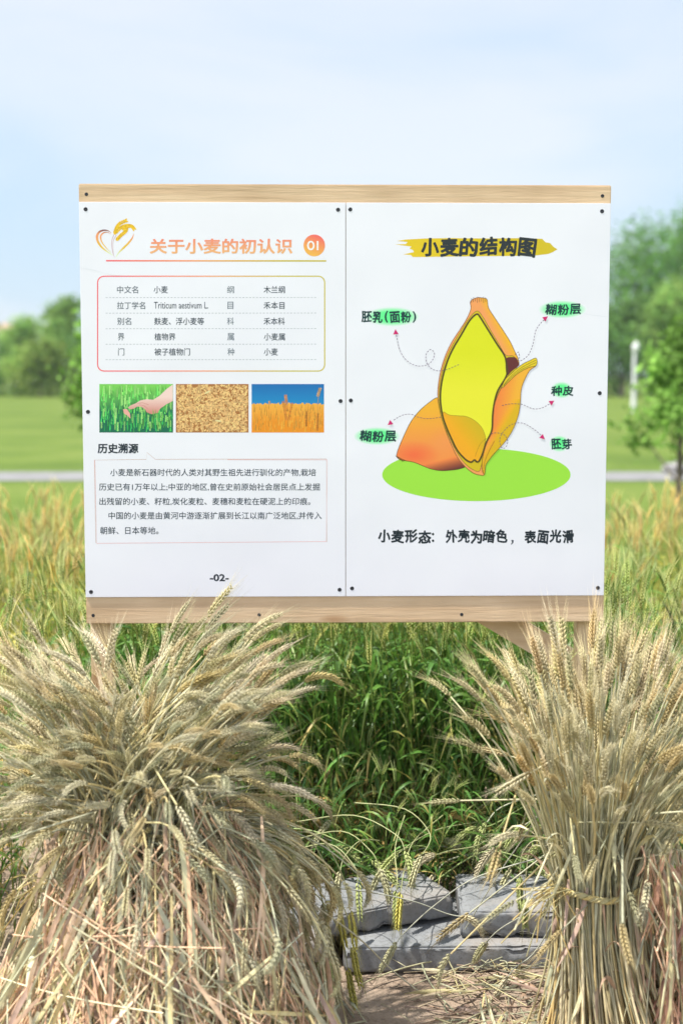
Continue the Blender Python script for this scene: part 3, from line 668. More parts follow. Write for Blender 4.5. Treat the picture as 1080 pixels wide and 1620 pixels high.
mb = MB(); write(mb, '历史溯源', 154.8, 701.6, 219.3, 717.3, INK2, 2, .032)
mb.build('subheading', M_print, pan1, False)
mb = MB(); zb = lambda x, y: (110 + x / 2.4, 590 + y / 2.4)
stroke(mb, [zb(*p) for p in ((101, 646), (95, 331), (292, 328), (295, 302), (326, 328), (975, 326.5), (976, 642))] , .8, pc(196, 172, 165), 1)
stroke(mb, [zb(*p) for p in ((97, 330), (104, 647), (974, 640), (978, 330), (600, 329.5))], .8, pc(226, 176, 180), 1.5)
for s, x0, x1, y in (('小麦是新石器时代的人类对其野生祖先进行驯化的产物,栽培', 174.6, 499.8, 747.5), ('历史已有1万年以上;中亚的地区,曾在史前原始社会居民点上发掘', 157, 505.8, 770.4), ('出残留的小麦、籽粒,炭化麦粒、麦穗和麦粒在硬泥上的印痕。', 157.5, 491, 793.3), ('中国的小麦是由黄河中游逐渐扩展到长江以南广泛地区,并传入', 172, 508.8, 815.8), ('朝鲜、日本等地。', 158.8, 251, 839.2)):
    write(mb, s, x0, y - 5.9, x1, y + 6.1, INK, 2, .009)
mb.build('history_text', M_print, pan1, False)
mb = MB(); write(mb, '-02-', 332, 908.2, 362, 919.6, INK2, 2, .03); mb.build('page_number', M_print, pan1, False)

mb = MB(); stroke(mb, curve_pts([(128, 424), (150, 428), (172, 434), (196, 436)]), [.3, 1.1, .8, .2], (.70, .71, .75), 1); stroke(mb, curve_pts([(130, 425.2), (152, 429.4), (174, 435)]), [.2, .8, .3], (.86, .86, .88), 1.5)
mb.build('crease', M_print, pan1, False)
mb = MB(); stroke(mb, curve_pts([(922, 496), (940, 499), (959, 501)]), [.2, 1.1, .6], (.70, .71, .75), 1); mb.build('crease', M_print, pan2, False)
# ---- right panel
z7 = lambda pts: [(600 + x / 3.857, 450 + y / 3.857) for x, y in pts]
z3 = lambda x, y: (540 + x / 2.4545, 280 + y / 2.4545)
z4 = lambda x, y: (540 + x / 2.4545, 600 + y / 2.4545)
mb = MB(); zt = lambda x, y: (600 + x / 3.6, 360 + y / 3.6)
brush = [(100, 76), (150, 68), (260, 62), (400, 60), (600, 62), (800, 60), (925, 64), (945, 84), (970, 88), (990, 110), (1012, 124), (985, 140), (960, 150), (880, 160), (700, 162), (500, 164), (300, 167), (190, 168), (178, 156), (135, 153), (165, 146), (196, 140), (190, 128), (170, 120), (182, 108), (150, 104), (90, 96), (150, 94), (160, 82)]
fill(mb, [zt(*p) for p in brush], lambda x, y: lerp(pc(222, 196, 10), pc(205, 186, 20), (x - 640) / 200), 1, 4)
brush_write(mb, '小麦的结构图', 664.5, 374.2, 848.6, 406.4, pc(34, 44, 48), 3, .040, 1)
mb.build('heading', M_print, pan2, False)
mb = MB(); fill(mb, ellipse(753, 751, 148.8, 41.8, 80), pc(152, 222, 66), 1); mb.build('ground_ellipse', M_print, pan2, False)

mb = MB(); LINE = pc(70, 55, 10)
g = z7(curve_pts([(357, 692), (300, 722), (240, 775), (190, 840), (150, 920), (120, 990), (104, 1040), (110, 1058), (128, 1070), (165, 1077), (210, 1085), (260, 1105), (310, 1125), (370, 1136), (430, 1134), (490, 1125), (530, 1106), (522, 1060), (480, 1000), (440, 930), (400, 850), (370, 770)], 4, True))
def gcol(x, y):
    X, Y = (x - 600) * 3.857, (y - 450) * 3.857
    c = lerp((250, 176, 45), (252, 146, 72), (Y - 760) / 230); c = lerp(c, (246, 108, 62), 1.1 - math.hypot((X - 210) / 150, (Y - 1040) / 80)); c = lerp(c, (252, 150, 80), .9 - math.hypot((X - 400) / 130, (Y - 960) / 110))
    return pc(*lerp(c, (96, 42, 40), (Y - 1060 + (X - 400) * .25) / 85))
fill(mb, g, gcol, 2, 5); stroke(mb, g, .9, LINE, 3, True)
for k in range(9): stroke(mb, z7([(112 + k * 6, 1052 + k * 2.6), (96 + k * 5, 1046 + k * 4.5)]), .6, LINE, 4)
mb.build('grain_behind', M_print, pan2, False)

mb = MB()
husk = z7(curve_pts([(553, 108), (556, 150), (530, 212), (490, 275), (440, 352), (402, 432), (374, 520), (357, 620), (356, 700), (372, 790), (396, 870), (430, 960), (472, 1050), (520, 1110), (570, 1150), (612, 1163), (640, 1158), (646, 1090), (660, 1000), (700, 800), (760, 640), (800, 540), (847, 492), (843, 450), (822, 405), (798, 352), (758, 288), (700, 200), (664, 142), (656, 94), (640, 84), (600, 80), (570, 90)], 4, True))
fill(mb, husk, lambda x, y: pc(*lerp((252, 158, 92), (255, 184, 24), ((x - 600) * 3.857 - 600 - ((y - 450) * 3.857 - 100) * .52) / 70 )), 5, 4); stroke(mb, husk, .9, pc(120, 80, 20), 6, True)
rim = z7(curve_pts([(592, 162), (540, 214), (490, 292), (432, 392), (396, 475), (372, 570), (362, 650), (362, 725), (376, 805), (398, 870), (432, 948), (474, 1030), (520, 1092), (566, 1128), (606, 1140), (622, 1100), (650, 1000), (698, 890), (702, 800), (712, 722), (732, 650), (790, 556), (835, 520), (820, 440), (770, 432), (728, 365), (680, 285), (628, 196)], 4, True))
fill(mb, rim, pc(205, 184, 20), 7); stroke(mb, rim, .7, pc(110, 90, 20), 8, True)
dark = z7(curve_pts([(772, 452), (800, 443), (832, 448), (848, 480), (848, 496), (805, 530), (776, 556), (768, 500)], 4, True)); fill(mb, dark, pc(96, 38, 38), 9)
inner = z7(curve_pts([(592, 181), (548, 222), (502, 300), (446, 395), (410, 478), (384, 570), (372, 650), (372, 722), (384, 800), (404, 862), (434, 932), (474, 1012), (522, 1066), (557, 1084), (579, 1070), (590, 1081), (606, 1078), (627, 1035), (650, 965), (684, 890), (689, 800), (700, 720), (722, 645), (775, 552), (771, 470), (758, 428), (718, 368), (668, 288), (618, 208)], 4, True))
fill(mb, inner, lambda x, y: lerp(pc(214, 222, 8), pc(226, 228, 48), (y - 560) / 60), 9, 4)
germ = z7(curve_pts([(386, 780), (425, 796), (475, 801), (530, 806), (580, 831), (620, 870), (640, 912), (645, 950), (625, 1035), (605, 1076), (590, 1079), (579, 1068), (557, 1082), (522, 1064), (474, 1010), (434, 930), (404, 860)], 4, True))
fill(mb, germ, lambda x, y: pc(*lerp((205, 176, 4), (252, 166, 30), .5 + ((y - 692) * .8 - (x - 735) * 1.0) / 60)), 10, 5); stroke(mb, germ, .7, pc(150, 130, 10), 11, True)
stroke(mb, inner, 2.7, pc(74, 62, 12), 12, True)
stroke(mb, z7(curve_pts([(650, 940), (620, 965), (600, 1000), (582, 1050)])), .6, LINE, 12, dash=(1.2, .9))
for k in range(8): stroke(mb, z7([(556 + k * 13, 112 - (k % 3) * 4), (562 + k * 12, 84 - (k * 7) % 11)]), .7, pc(110, 75, 40), 8)
flap = z7(curve_pts([(955, 452), (955, 494), (915, 525), (880, 590), (862, 650), (858, 720), (845, 800), (810, 890), (760, 965), (700, 1030), (660, 1080), (645, 1110), (640, 1157), (625, 1130), (628, 1060), (652, 972), (688, 892), (694, 800), (704, 722), (740, 634), (790, 562), (868, 490), (920, 463)], 4, True))
def fcol(x, y):
    X, Y = (x - 600) * 3.857, (y - 450) * 3.857; c = lerp((248, 120, 62), (255, 176, 50), (X - 690 + (Y - 700) * .18) / 140); c = lerp(c, (250, 150, 90), (Y - 880) / 120)
    return pc(*lerp(c, (214, 176, 10), min((X - 745 + (Y - 800) * .6) / 60, 1) if Y > 700 else 0))
fill(mb, flap, fcol, 13, 5); stroke(mb, flap, .9, pc(120, 80, 20), 14, True)
band = curve_pts([(955, 450), (955, 494), (905, 508), (840, 545), (790, 590), (745, 632), (765, 580), (800, 545), (860, 494), (915, 464)], 4, True); fill(mb, z7(band), pc(222, 200, 30), 15, 0); stroke(mb, z7(band), .7, LINE, 16, True)
for o_ in (12, 26): stroke(mb, z7(curve_pts([(955, 450 + o_), (905, 473 + o_), (850, 508 + o_ * .8), (795, 556 + o_ * .7), (755, 614 + o_ * .2)])), .7, pc(110, 95, 15), 16)
stroke(mb, z7(curve_pts([(632, 1150), (640, 1085), (670, 1010), (700, 955)])), .7, pc(170, 80, 40), 16)
mb.build('grain_diagram', M_print, pan2, False)

VI = pc(98, 72, 110); MG = pc(200, 20, 110)
def arrow(pts, tip, ang):
    mb = MB(); stroke(mb, curve_pts(pts, 8), .9, VI, 18, dash=(3.0, 2.0)); a = math.radians(ang); d = np.array([math.cos(a), math.sin(a)]); n_ = np.array([-d[1], d[0]]); tip = np.array(tip)
    fill(mb, [tip, tip - d * 8 + n_ * 4.2, tip - d * 8 - n_ * 4.2], MG, 18); mb.build('arrow', M_print, pan2, False)
arrow([z3(*p) for p in ((455, 728), (400, 750), (360, 750), (332, 725), (328, 690), (345, 670), (360, 685), (352, 712), (330, 730), (290, 733), (250, 710), (225, 670), (212, 610))], z3(209, 591), -95)
arrow([z3(*p) for p in ((672, 690), (686, 680), (689, 700), (684, 712), (700, 711), (725, 690), (742, 650), (752, 600), (770, 570), (788, 553))], z3(800, 541), -38)
arrow([z4(*p) for p in ((622, 102), (660, 95), (700, 98), (740, 114), (775, 112), (808, 95))], z4(825, 83), -32)
arrow([z4(*p) for p in ((385, 147), (340, 153), (300, 148), (270, 136), (235, 140), (200, 160))], z4(179, 178), 142)
arrow([z4(*p) for p in ((580, 212), (600, 208), (630, 215), (644, 240), (635, 266), (618, 262), (614, 230), (630, 200), (660, 175), (700, 170), (740, 190), (775, 218))], z4(788, 233), 42)
GG = pc(96, 240, 150)
def glow(mb, cx, cy, rx, ry):
    k = 32; V = [(cx, cy)]; C = [GG]; F = []
    for q, (f, m_) in enumerate(((.55, .0), (.75, .35), (.9, .75), (1.0, 1.0))):
        for p in ellipse(cx, cy, rx * f, ry * f, k): V.append(p); C.append(lerp(GG, PANEL, m_))
    mb.add(to3(Sp(V), .5 * LAY), [[0, 1 + j, 1 + (j + 1) % k] for j in range(k)], np.array(C))
    mb.F[4].append(np.array([[1 + q * k + j, 1 + q * k + (j + 1) % k, 1 + (q + 1) * k + (j + 1) % k, 1 + (q + 1) * k + j] for q in range(3) for j in range(k)]) + mb.n - len(V))
TX = pc(16, 58, 62)
for s, x0, y0, x1, y1, gl, sd in (('胚乳(面粉)', 571, 491.5, 660, 511.2, (620, 501, 40, 14), 2), ('糊粉层', 861.5, 480.6, 919, 499, (889, 489.5, 35, 13), 3), ('种皮', 870.6, 609, 907, 626.5, (888, 617, 16, 12), 4), ('糊粉层', 568.3, 680.4, 627, 699.3, (596, 690, 34, 13), 5), ('胚芽', 870.6, 692.6, 904, 711, (884, 702, 15, 12), 6)):
    mb = MB(); glow(mb, gl[0], gl[1], gl[2] * 1.1, gl[3] * 1.12); brush_write(mb, s, x0, y0, x1, y1, TX, 2, .034, sd); mb.build('part_label', M_print, pan2, False)
mb = MB()
for s, x0, x1, sd in (('小麦形态', 597, 682, 7), ('外壳为暗色', 703.5, 803, 8), ('表面光滑', 828.5, 908, 9)): brush_write(mb, s, x0, 837.5, x1, 860, pc(20, 34, 48), 2, .038, sd)
for x, y in ((684.5, 845), (684.5, 855.5)): fill(mb, ellipse(x, y, 1.9, 2.1, 12), pc(20, 34, 48), 2)
fill(mb, [(808, 854), (812, 854.5), (811.5, 858.5), (808.5, 861.5), (807.5, 861), (809.3, 857.8)], pc(20, 34, 48), 2)
mb.build('caption', M_print, pan2, False)
# ------------------------------------------------------------------ concrete slabs between the sheaves
def slab(cx, cy, z0, w, d, th, yaw, label, seed, tilt=(0, 0)):
    me = bpy.data.meshes.new('concrete_slab'); bm = bmesh.new(); bmesh.ops.create_cube(bm, size=1)
    for v in bm.verts: v.co = Vector((v.co.x * w, v.co.y * d, v.co.z * th))
    bmesh.ops.bevel(bm, geom=bm.edges[:], offset=.004, segments=2, affect='EDGES')
    for _ in range(6):
        long = [e for e in bm.edges if e.calc_length() > .022]
        if not long: break
        bmesh.ops.subdivide_edges(bm, edges=long, cuts=1); bmesh.ops.triangulate(bm, faces=bm.faces[:])
    r = random.Random(seed); ph = [r.uniform(0, 6) for _ in range(9)]
    chips = [(Vector((r.choice((-1, 1)) * w / 2 if r.random() < .4 else r.uniform(-w / 2, w / 2), -d / 2, r.choice((-.5, .5)) * th)), r.uniform(.012, .03)) for _ in range(7)]
    bm.normal_update()
    offs = []
    for v in bm.verts:
        p = v.co; h = .0009 * math.sin(21 * p.x + ph[0] + 2 * math.sin(17 * p.y)) + .0008 * math.sin(37 * p.y + ph[1] + 9 * p.z) + .0008 * math.sin(90 * p.x + ph[2]) * math.sin(83 * p.y + 70 * p.z + ph[3])
        for c, q in chips:
            dd = (p - c).length
            if dd < q: h -= (q - dd) * .45
        offs.append(v.normal * h)
    for v, o_ in zip(bm.verts, offs): v.co += o_
    bm.to_mesh(me); bm.free(); me.polygons.foreach_set('use_smooth', np.ones(len(me.polygons), bool))
    o = obj('concrete_slab', me, M_conc, loc=(cx, cy, z0 + th / 2)); o.rotation_euler = (tilt[0], tilt[1], yaw); tag(o, label, 'concrete slab', 'concrete slabs stacked under the board'); return o
slab(.272, 3.15, -.004, .54, .30, .056, 0.02, 'long grey concrete slab lying lowest on the mud, under the other slabs', 1)
slab(.385, 3.165, .056, .235, .245, .058, -.02, 'square grey concrete slab lying on the right half of the lowest slab', 2)
slab(.075, 3.185, .058, .31, .20, .052, .40, 'grey concrete slab lying askew on the left half of the lowest slab', 3, (0, -.03))
slab(-.075, 3.14, -.003, .12, .2, .055, -.1, 'short end of a concrete slab on the mud, left of the long slab by the straw', 4)

# ------------------------------------------------------------------ wheat building blocks
def ear_variant(theta, L=.082, nodes=10, full=True, seed=0, husk=(.61, .54, .35), awn=(.64, .58, .40), awn_len=.055, plump=1.0):
    """ear along +Z bending towards +X by theta"""
    r = np.random.default_rng(seed); mb = MB()
    def axis(s):
        a = theta * s; k = max(theta, 1e-4)
        return np.array([L * (1 - math.cos(k * s)) / k, 0, L * math.sin(k * s) / k]), np.array([math.sin(a), 0, math.cos(a)]), np.array([math.cos(a), 0, -math.sin(a)])
    ring = 4
    aw = []
    for i in range(nodes * 2):
        s = (i + .5) / (nodes * 2); p, T, Bx = axis(s); sgn = 1 if i % 2 else -1
        taper = (1 - .55 * max(0, (s - .6) / .4) ** 1.5) * (.72 + .28 * min(1, s / .15)) * plump
        Yv = np.array([0, 1., 0]); side = Yv * sgn; front = Bx
        for fl in ((-1, 0, 1) if full else (0,)):
            d = nrm((T * 1.0 + side * (.36 - .1 * abs(fl)) + front * fl * .42 + r.normal(size=3) * .05)[None])[0]
            base = p + side * .0016 + front * fl * .0012
            ln = (.0125 if full else .0145) * taper * r.uniform(.9, 1.1); ra = (.0021 if full else .0028) * taper
            ax = nrm(np.cross(d, [.3, .8, .5])[None])[0]; bx = np.cross(d, ax)
            if full:
                prof = [(0, .35), (.38, 1.0), (.72, .72)]; V = []; C = []
                for q, f in prof:
                    for k in range(ring):
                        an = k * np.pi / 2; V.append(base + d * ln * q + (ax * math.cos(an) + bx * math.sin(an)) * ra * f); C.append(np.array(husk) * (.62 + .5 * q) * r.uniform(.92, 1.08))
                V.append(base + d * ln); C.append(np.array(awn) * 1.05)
                F4 = [[a * ring + k, a * ring + (k + 1) % ring, (a + 1) * ring + (k + 1) % ring, (a + 1) * ring + k] for a in range(2) for k in range(ring)]
                F3 = [[2 * ring + k, 2 * ring + (k + 1) % ring, 3 * ring] for k in range(ring)]
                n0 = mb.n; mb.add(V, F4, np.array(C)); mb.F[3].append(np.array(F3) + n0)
            else:
                V = [base] + [base + d * ln * .42 + (ax * math.cos(k * np.pi / 2) + bx * math.sin(k * np.pi / 2)) * ra for k in range(4)] + [base + d * ln]
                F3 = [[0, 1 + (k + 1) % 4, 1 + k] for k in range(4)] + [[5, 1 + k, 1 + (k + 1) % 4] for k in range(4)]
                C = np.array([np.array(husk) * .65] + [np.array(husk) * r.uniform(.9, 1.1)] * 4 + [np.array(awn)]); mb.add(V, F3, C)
            if fl == 0 or r.random() < .12:
                aw.append((base + d * ln * .9, nrm((d + T * 1.1 + r.normal(size=3) * .09)[None])[0], awn_len * r.uniform(.7, 1.1) * (.75 + .35 * s)))
    for p, d, l in aw:
        ax = nrm(np.cross(d, r.normal(size=3))[None])[0]; w = .00036 if full else .00055
        bx = np.cross(d, ax)
        V = [p + ax * w, p - ax * .5 * w + bx * .87 * w, p - ax * .5 * w - bx * .87 * w, p + d * l * .6 + ax * l * .02, p + d * l]
        V = [V[0], V[1], V[2], p + d * l]
        mb.add(V, [[0, 1, 3], [1, 2, 3], [2, 0, 3]], np.tile(awn, (4, 1)) * r.uniform(.85, 1.1))
    return mb
DROOPS = (0.08, 0.3, 0.6, 0.95, 1.35)
TONES = (((.60, .555, .335), (.63, .59, .39)), ((.68, .65, .46), (.71, .68, .50)), ((.47, .48, .31), (.53, .53, .36)), ((.58, .48, .25), (.62, .53, .31)))
def ear_set(mul):
    E = [[ear_variant(th * (.85 + .1 * i), seed=10 * k + i, L=(.078, .088, .07, .083)[i], nodes=(9, 10, 8, 10)[i], awn_len=.055 + .004 * i, husk=np.array(TONES[i][0]) * mul, awn=np.array(TONES[i][1]) * mul, plump=(.95, 1.0, .9, 1.05)[i]) for i in range(4)] for k, th in enumerate(DROOPS)]
    out = []
    for row in E:
        ms = []
        for e in row: me = e.mesh('wheat_ear'); me.materials.append(M_straw); ms.append(me)
        out.append(ms)
    return E, out
PALE_SET = ear_set(np.array([1.03, 1.0, .95])); TAN_SET = ear_set(np.array([.97, .92, .83]))

def ear_frame(T, roll, down=np.array([0, 0, -1.])):
    """matrix with Z along T, X towards the ground (rolled)"""
    B = down[None] - (T @ down)[:, None] * T; bad = np.linalg.norm(B, axis=1) < .15
    B[bad] += rng.normal(size=(bad.sum(), 3)) * .5; B = nrm(B - (B * T).sum(1, keepdims=True) * T); Y = np.cross(T, B)
    c, s = np.cos(roll)[:, None], np.sin(roll)[:, None]; X = B * c + Y * s; Y = np.cross(T, X)
    return np.stack([X, Y, T], -1)

STRAW = np.array([(.57, .54, .33), (.53, .52, .35), (.64, .57, .30), (.46, .47, .31), (.62, .51, .25), (.42, .42, .29), (.70, .65, .43)])
PINK = np.array([(.46, .31, .21), (.52, .38, .26), (.43, .30, .23), (.49, .39, .25)])

WARM = np.array([(.76, .54, .35), (.69, .45, .29), (.80, .61, .42), (.64, .40, .25)])
def wheat_sheaf(name, label, tie, tie_r, base_r, count, pick, seed, ear_tint, lean=(0, 0), loose=120, pink=.25, low_tint=None, ear_sc=(.8, 1.08), ears=PALE_SET):
    DRY, DRY_ME = ears
    r = np.random.default_rng(seed); root = empty(name, (tie[0], tie[1], 0)); tag(root, label, 'wheat sheaf')
    n = count; tz = tie[2]
    rho = np.sqrt(r.uniform(0, 1, n)); phi = r.uniform(0, 2 * np.pi, n)
    Tq = np.column_stack([rho * np.cos(phi) * tie_r, rho * np.sin(phi) * tie_r * .85, tz + r.normal(size=n) * .012])
    fl = base_r / tie_r
    Bq = np.column_stack([Tq[:, 0] * fl + r.normal(size=n) * .025 + lean[0], Tq[:, 1] * fl * .9 + r.normal(size=n) * .025 + lean[1], np.abs(r.normal(size=n)) * .02 + .004])
    al, be, L = pick(r, n, rho, phi)                        # image-plane angle, tilt towards the camera, length above the tie
    def dirv(a, b): return np.column_stack([np.sin(a) * np.cos(b), -np.sin(b), np.cos(a) * np.cos(b)])
    D1 = dirv(al, be); D0 = dirv(al * .62, be * .6)
    side = nrm(r.normal(size=(n, 3))) * (L * .035)[:, None]
    P1 = Tq + D0 * (L * .58)[:, None] + side; P2 = Tq + D1 * L[:, None]
    k1, k2 = 6, 11
    mid = (Bq + Tq) / 2 + (Tq - Bq) * .0 - D0 * 0; ctrl = Tq - D0 * (tz * .55); ctrl = .5 * ctrl + .5 * mid
    low = bez(Bq, ctrl, Tq, k1); up = bez(Tq, P1, P2, k2)
    P = np.concatenate([low[:, :-1], up], 1)
    nose = r.normal(size=P.shape) * .0012; nose[:, 0] = 0; P = P + np.cumsum(nose, 1) * .6
    for i in np.where(r.random(n) < .08)[0]:                 # some stalks snapped over
        k = int(r.integers(8, P.shape[1] - 3)); st = np.linalg.norm(P[i, k] - P[i, k - 1]); dd = nrm((r.normal(size=3) * [1, .8, .4] + [0, -.3, -.5])[None])[0]
        P[i, k:] = P[i, k - 1] + dd * st * np.arange(1, P.shape[1] - k + 1)[:, None]
    ci = r.integers(0, len(STRAW), n); C = STRAW[ci] * r.uniform(.78, 1.15, (n, 1))
    Ck = np.repeat(C[:, None], P.shape[1], 1); 
    lowmask = np.linspace(0, 1, k1 - 1)[None, :, None]
    lt = np.array((1.08, .92, .78)) if low_tint is None else np.array(low_tint)
    Ck[:, :k1 - 1] *= lt * (1 - lowmask) + lowmask
    R = np.linspace(.0024, .0015, P.shape[1])[None] * r.uniform(.8, 1.25, (n, 1))
    # nearest hundred stalks are parts of their own, the rest one mass
    near = np.argsort(Tq[:, 1] - .5 * np.sin(be) * L)
    for i in near[:100]:
        mb = MB(); tubes(mb, P[i:i + 1], R[i:i + 1], Ck[i:i + 1], 5); mb.build('stalk', M_straw, root)
    mb = MB(); rest = near[100:]; tubes(mb, P[rest], R[rest], Ck[rest], 4); tag(mb.build('stalks', M_straw, root), kind='stuff')
    # ears
    has = r.random(n) < .86; idx = np.where(has)[0]; T = nrm(P[idx, -1] - P[idx, -2]); M = ear_frame(T, r.normal(size=len(idx)) * .5)
    droop = np.clip(np.abs(al[idx]) * .75 + r.normal(size=len(idx)) * .28 + .1, 0, 1.5)
    vi = np.abs(droop[:, None] - np.array(DROOPS)).argmin(1); sub = r.choice(4, len(idx), p=(.4, .22, .22, .16)); sc = r.uniform(*ear_sc, len(idx))
    tint = np.array(ear_tint) * r.uniform(.8, 1.12, (len(idx), 1)) * np.column_stack([np.ones(len(idx)), r.uniform(.95, 1.03, len(idx)), r.uniform(.82, 1.1, len(idx))])
    order = np.argsort(P[idx, -1, 1]); big = MB()
    ms = [[None] * 2 for _ in DROOPS]
    for q, j in enumerate(order):
        if q < 100:
            o = bpy.data.objects.new('wheat_ear', DRY_ME[vi[j]][sub[j]]); COL.objects.link(o); o.parent = root
            m4 = Matrix.Identity(4)
            for a in range(3):
                for b in range(3): m4[a][b] = M[j][a, b] * sc[j]
                m4[a][3] = P[idx[j], -1, a]
            o.matrix_local = m4
    for v in range(len(DROOPS)):
        for s_ in range(4):
            sel = [j for j in order[100:] if vi[j] == v and sub[j] == s_]
            if sel: instances(big, variant(DRY[v][s_]), M[sel] * sc[sel][:, None, None], P[idx[sel], -1], tint[sel])
    if big.n: tag(big.build('wheat_ears', M_straw, root), kind='stuff')
    # dry leaves clinging to the stalks
    def leaves(m, where, cols, ln=(.06, .16), wd=(.0022, .005)):
        i = r.integers(0, n, m); kk = r.integers(where[0], where[1], m); p0 = P[i, kk]; t0 = nrm(P[i, np.minimum(kk + 1, P.shape[1] - 1)] - P[i, kk - 1])
        out = nrm(np.column_stack([p0[:, 0], p0[:, 1], np.zeros(m)]) + r.normal(size=(m, 3)) * .05); l = r.uniform(*ln, m)[:, None]
        flip = np.where(r.random(m) < .6, -1, 1)[:, None]
        a = p0 + out * .004; b = a + t0 * l * .5 * flip + out * l * r.uniform(.05, .4, (m, 1)); c = b + out * l * .3 * r.uniform(0, 1, (m, 1)) + np.array([0, 0, -1]) * l * r.uniform(.1, .7, (m, 1)) + r.normal(size=(m, 3)) * .012
        c[:, 2] = np.maximum(c[:, 2], .012)
        Q = bez(a, b, c, 7); w = r.uniform(*wd, m)[:, None] * np.sin(np.linspace(.25, 1, 7) * np.pi * .98 )[None]
        tw = np.linspace(0, 1, 7)[None, :, None] * r.uniform(-2.5, 2.5, m)[:, None, None]; s0 = nrm(np.cross(t0, out) + r.normal(size=(m, 3)) * .3)[:, None]; s1 = out[:, None]
        S_ = s0 * np.cos(tw) + s1 * np.sin(tw); cc = cols[r.integers(0, len(cols), m)] * r.uniform(.7, 1.15, (m, 1))
        return Q, w, S_, cc
    mb = MB(); ribbons(mb, *leaves(int(loose * .5), (5, 11), STRAW)[:4], fold=.3); ribbons(mb, *leaves(int(loose * (1 - pink)), (1, 7), STRAW)[:4], fold=.3); ribbons(mb, *leaves(int(loose * pink * 2), (1, 6), PINK)[:4], fold=.3)
    tag(mb.build('dry_leaves', M_straw, root), kind='stuff')
    return root, P

def band(root, z, rx, ry, name='straw_band', label=None, seed=0, drop=0.0):
    r = np.random.default_rng(seed); k = 140; t = np.linspace(0, 2 * np.pi, k); mb = MB(); S_ = []
    for s in range(9):
        ph = s * 2 * np.pi / 9 + r.uniform(-.2, .2); tw = t * 15 + ph; q = .0038 * r.uniform(.55, 1.1)
        rr = 1.015 + .012 * np.sin(3 * t + 1); 
        S_.append(np.column_stack([(rx * rr + q * np.cos(tw)) * np.cos(t), (ry * rr + q * np.cos(tw)) * np.sin(t), z + q * np.sin(tw) * 1.5 + .012 * np.sin(t + .6) + .004 * np.sin(5 * t)]))
    tubes(mb, np.array(S_), .0016, STRAW[r.integers(0, 5, 9)] * [1.0, .9, .7], 4)
    E_ = []
    for i in range(26):                                      # loose knot ends at the left front
        a = math.radians(215) + r.normal() * .12; p = np.array([rx * 1.05 * math.cos(a), ry * 1.05 * math.sin(a), z]); E_.append(bez(p[None], (p + [-.03 + r.normal() * .02, -.02, r.normal() * .02])[None], (p + [-.05 + r.normal() * .03, -.02 + r.normal() * .02, -.05 + r.normal() * .045])[None], 6)[0])
    tubes(mb, np.array(E_), .0014, STRAW[r.integers(0, 5, 26)] * [1, .9, .7], 3)
    o = mb.build(name, M_straw, root)
    if label: o['label'] = label

# right sheaf: upright, tied with a twisted straw band
def pick_r(r, n, rho, phi):
    cx = np.cos(phi) * rho; cy = np.sin(phi) * rho
    al = np.radians(cx * 26 + r.normal(size=n) * 5.5 + 6); be = np.radians(-cy * 32 + r.normal(size=n) * 6)
    L = np.where(r.random(n) < .3, r.uniform(.2, .33, n), r.uniform(.32, .435, n)) - .04 * rho + np.where(be > .2, -.05, .01)
    return al, be, L
tR = at_depth(952, 1388, 2.66)
shR, PR = wheat_sheaf('wheat_sheaf', 'upright dry wheat sheaf at the right, bound with a twisted straw band', tR, .098, .15, 410, pick_r, 3, (1.0, .96, .9), loose=170, lean=(.045, -.01), pink=.3, ears=TAN_SET)
band(shR, tR[2], .100, .086, seed=2)
# reddish torn leaves and straw hanging down the right flank of that sheaf
r = np.random.default_rng(77); m = 620
zz = r.uniform(.01, .44, m); x0 = .045 + .05 * (1 - zz / .44) + r.uniform(0, .16, m) * (1 - zz * .9); y0 = r.uniform(-.15, .06, m) - .02
a = np.column_stack([x0, y0, zz]); l = r.uniform(.05, .2, m)[:, None]; d = nrm(np.column_stack([r.normal(size=m) * .22 + .1, r.normal(size=m) * .2 - .05, -np.ones(m)])); b2 = a + d * l; b2[:, 2] = np.maximum(b2[:, 2], .008)
Q = bez(a, (a + b2) / 2 + r.normal(size=(m, 3)) * .012, b2, 7); mb = MB(); h = m // 2
tubes(mb, Q[:h], r.uniform(.0012, .0024, (h, 1)), np.concatenate([WARM, STRAW])[r.integers(0, 11, h)] * r.uniform(.8, 1.2, (h, 1)), 4)
ribbons(mb, Q[h:], np.sin(np.linspace(.2, 1, 7) * np.pi * .98)[None] * r.uniform(.002, .0055, (m - h, 1)), nrm(r.normal(size=(m - h, 1, 3)) + r.normal(size=(m - h, 7, 3)) * .4), np.concatenate([PINK * [1.1, .9, .9], WARM * [1, .9, .95], STRAW[:3]])[r.integers(0, 11, m - h)] * r.uniform(.75, 1.2, (m - h, 1)), .3)
tag(mb.build('torn_leaves', M_straw, shR), kind='stuff')

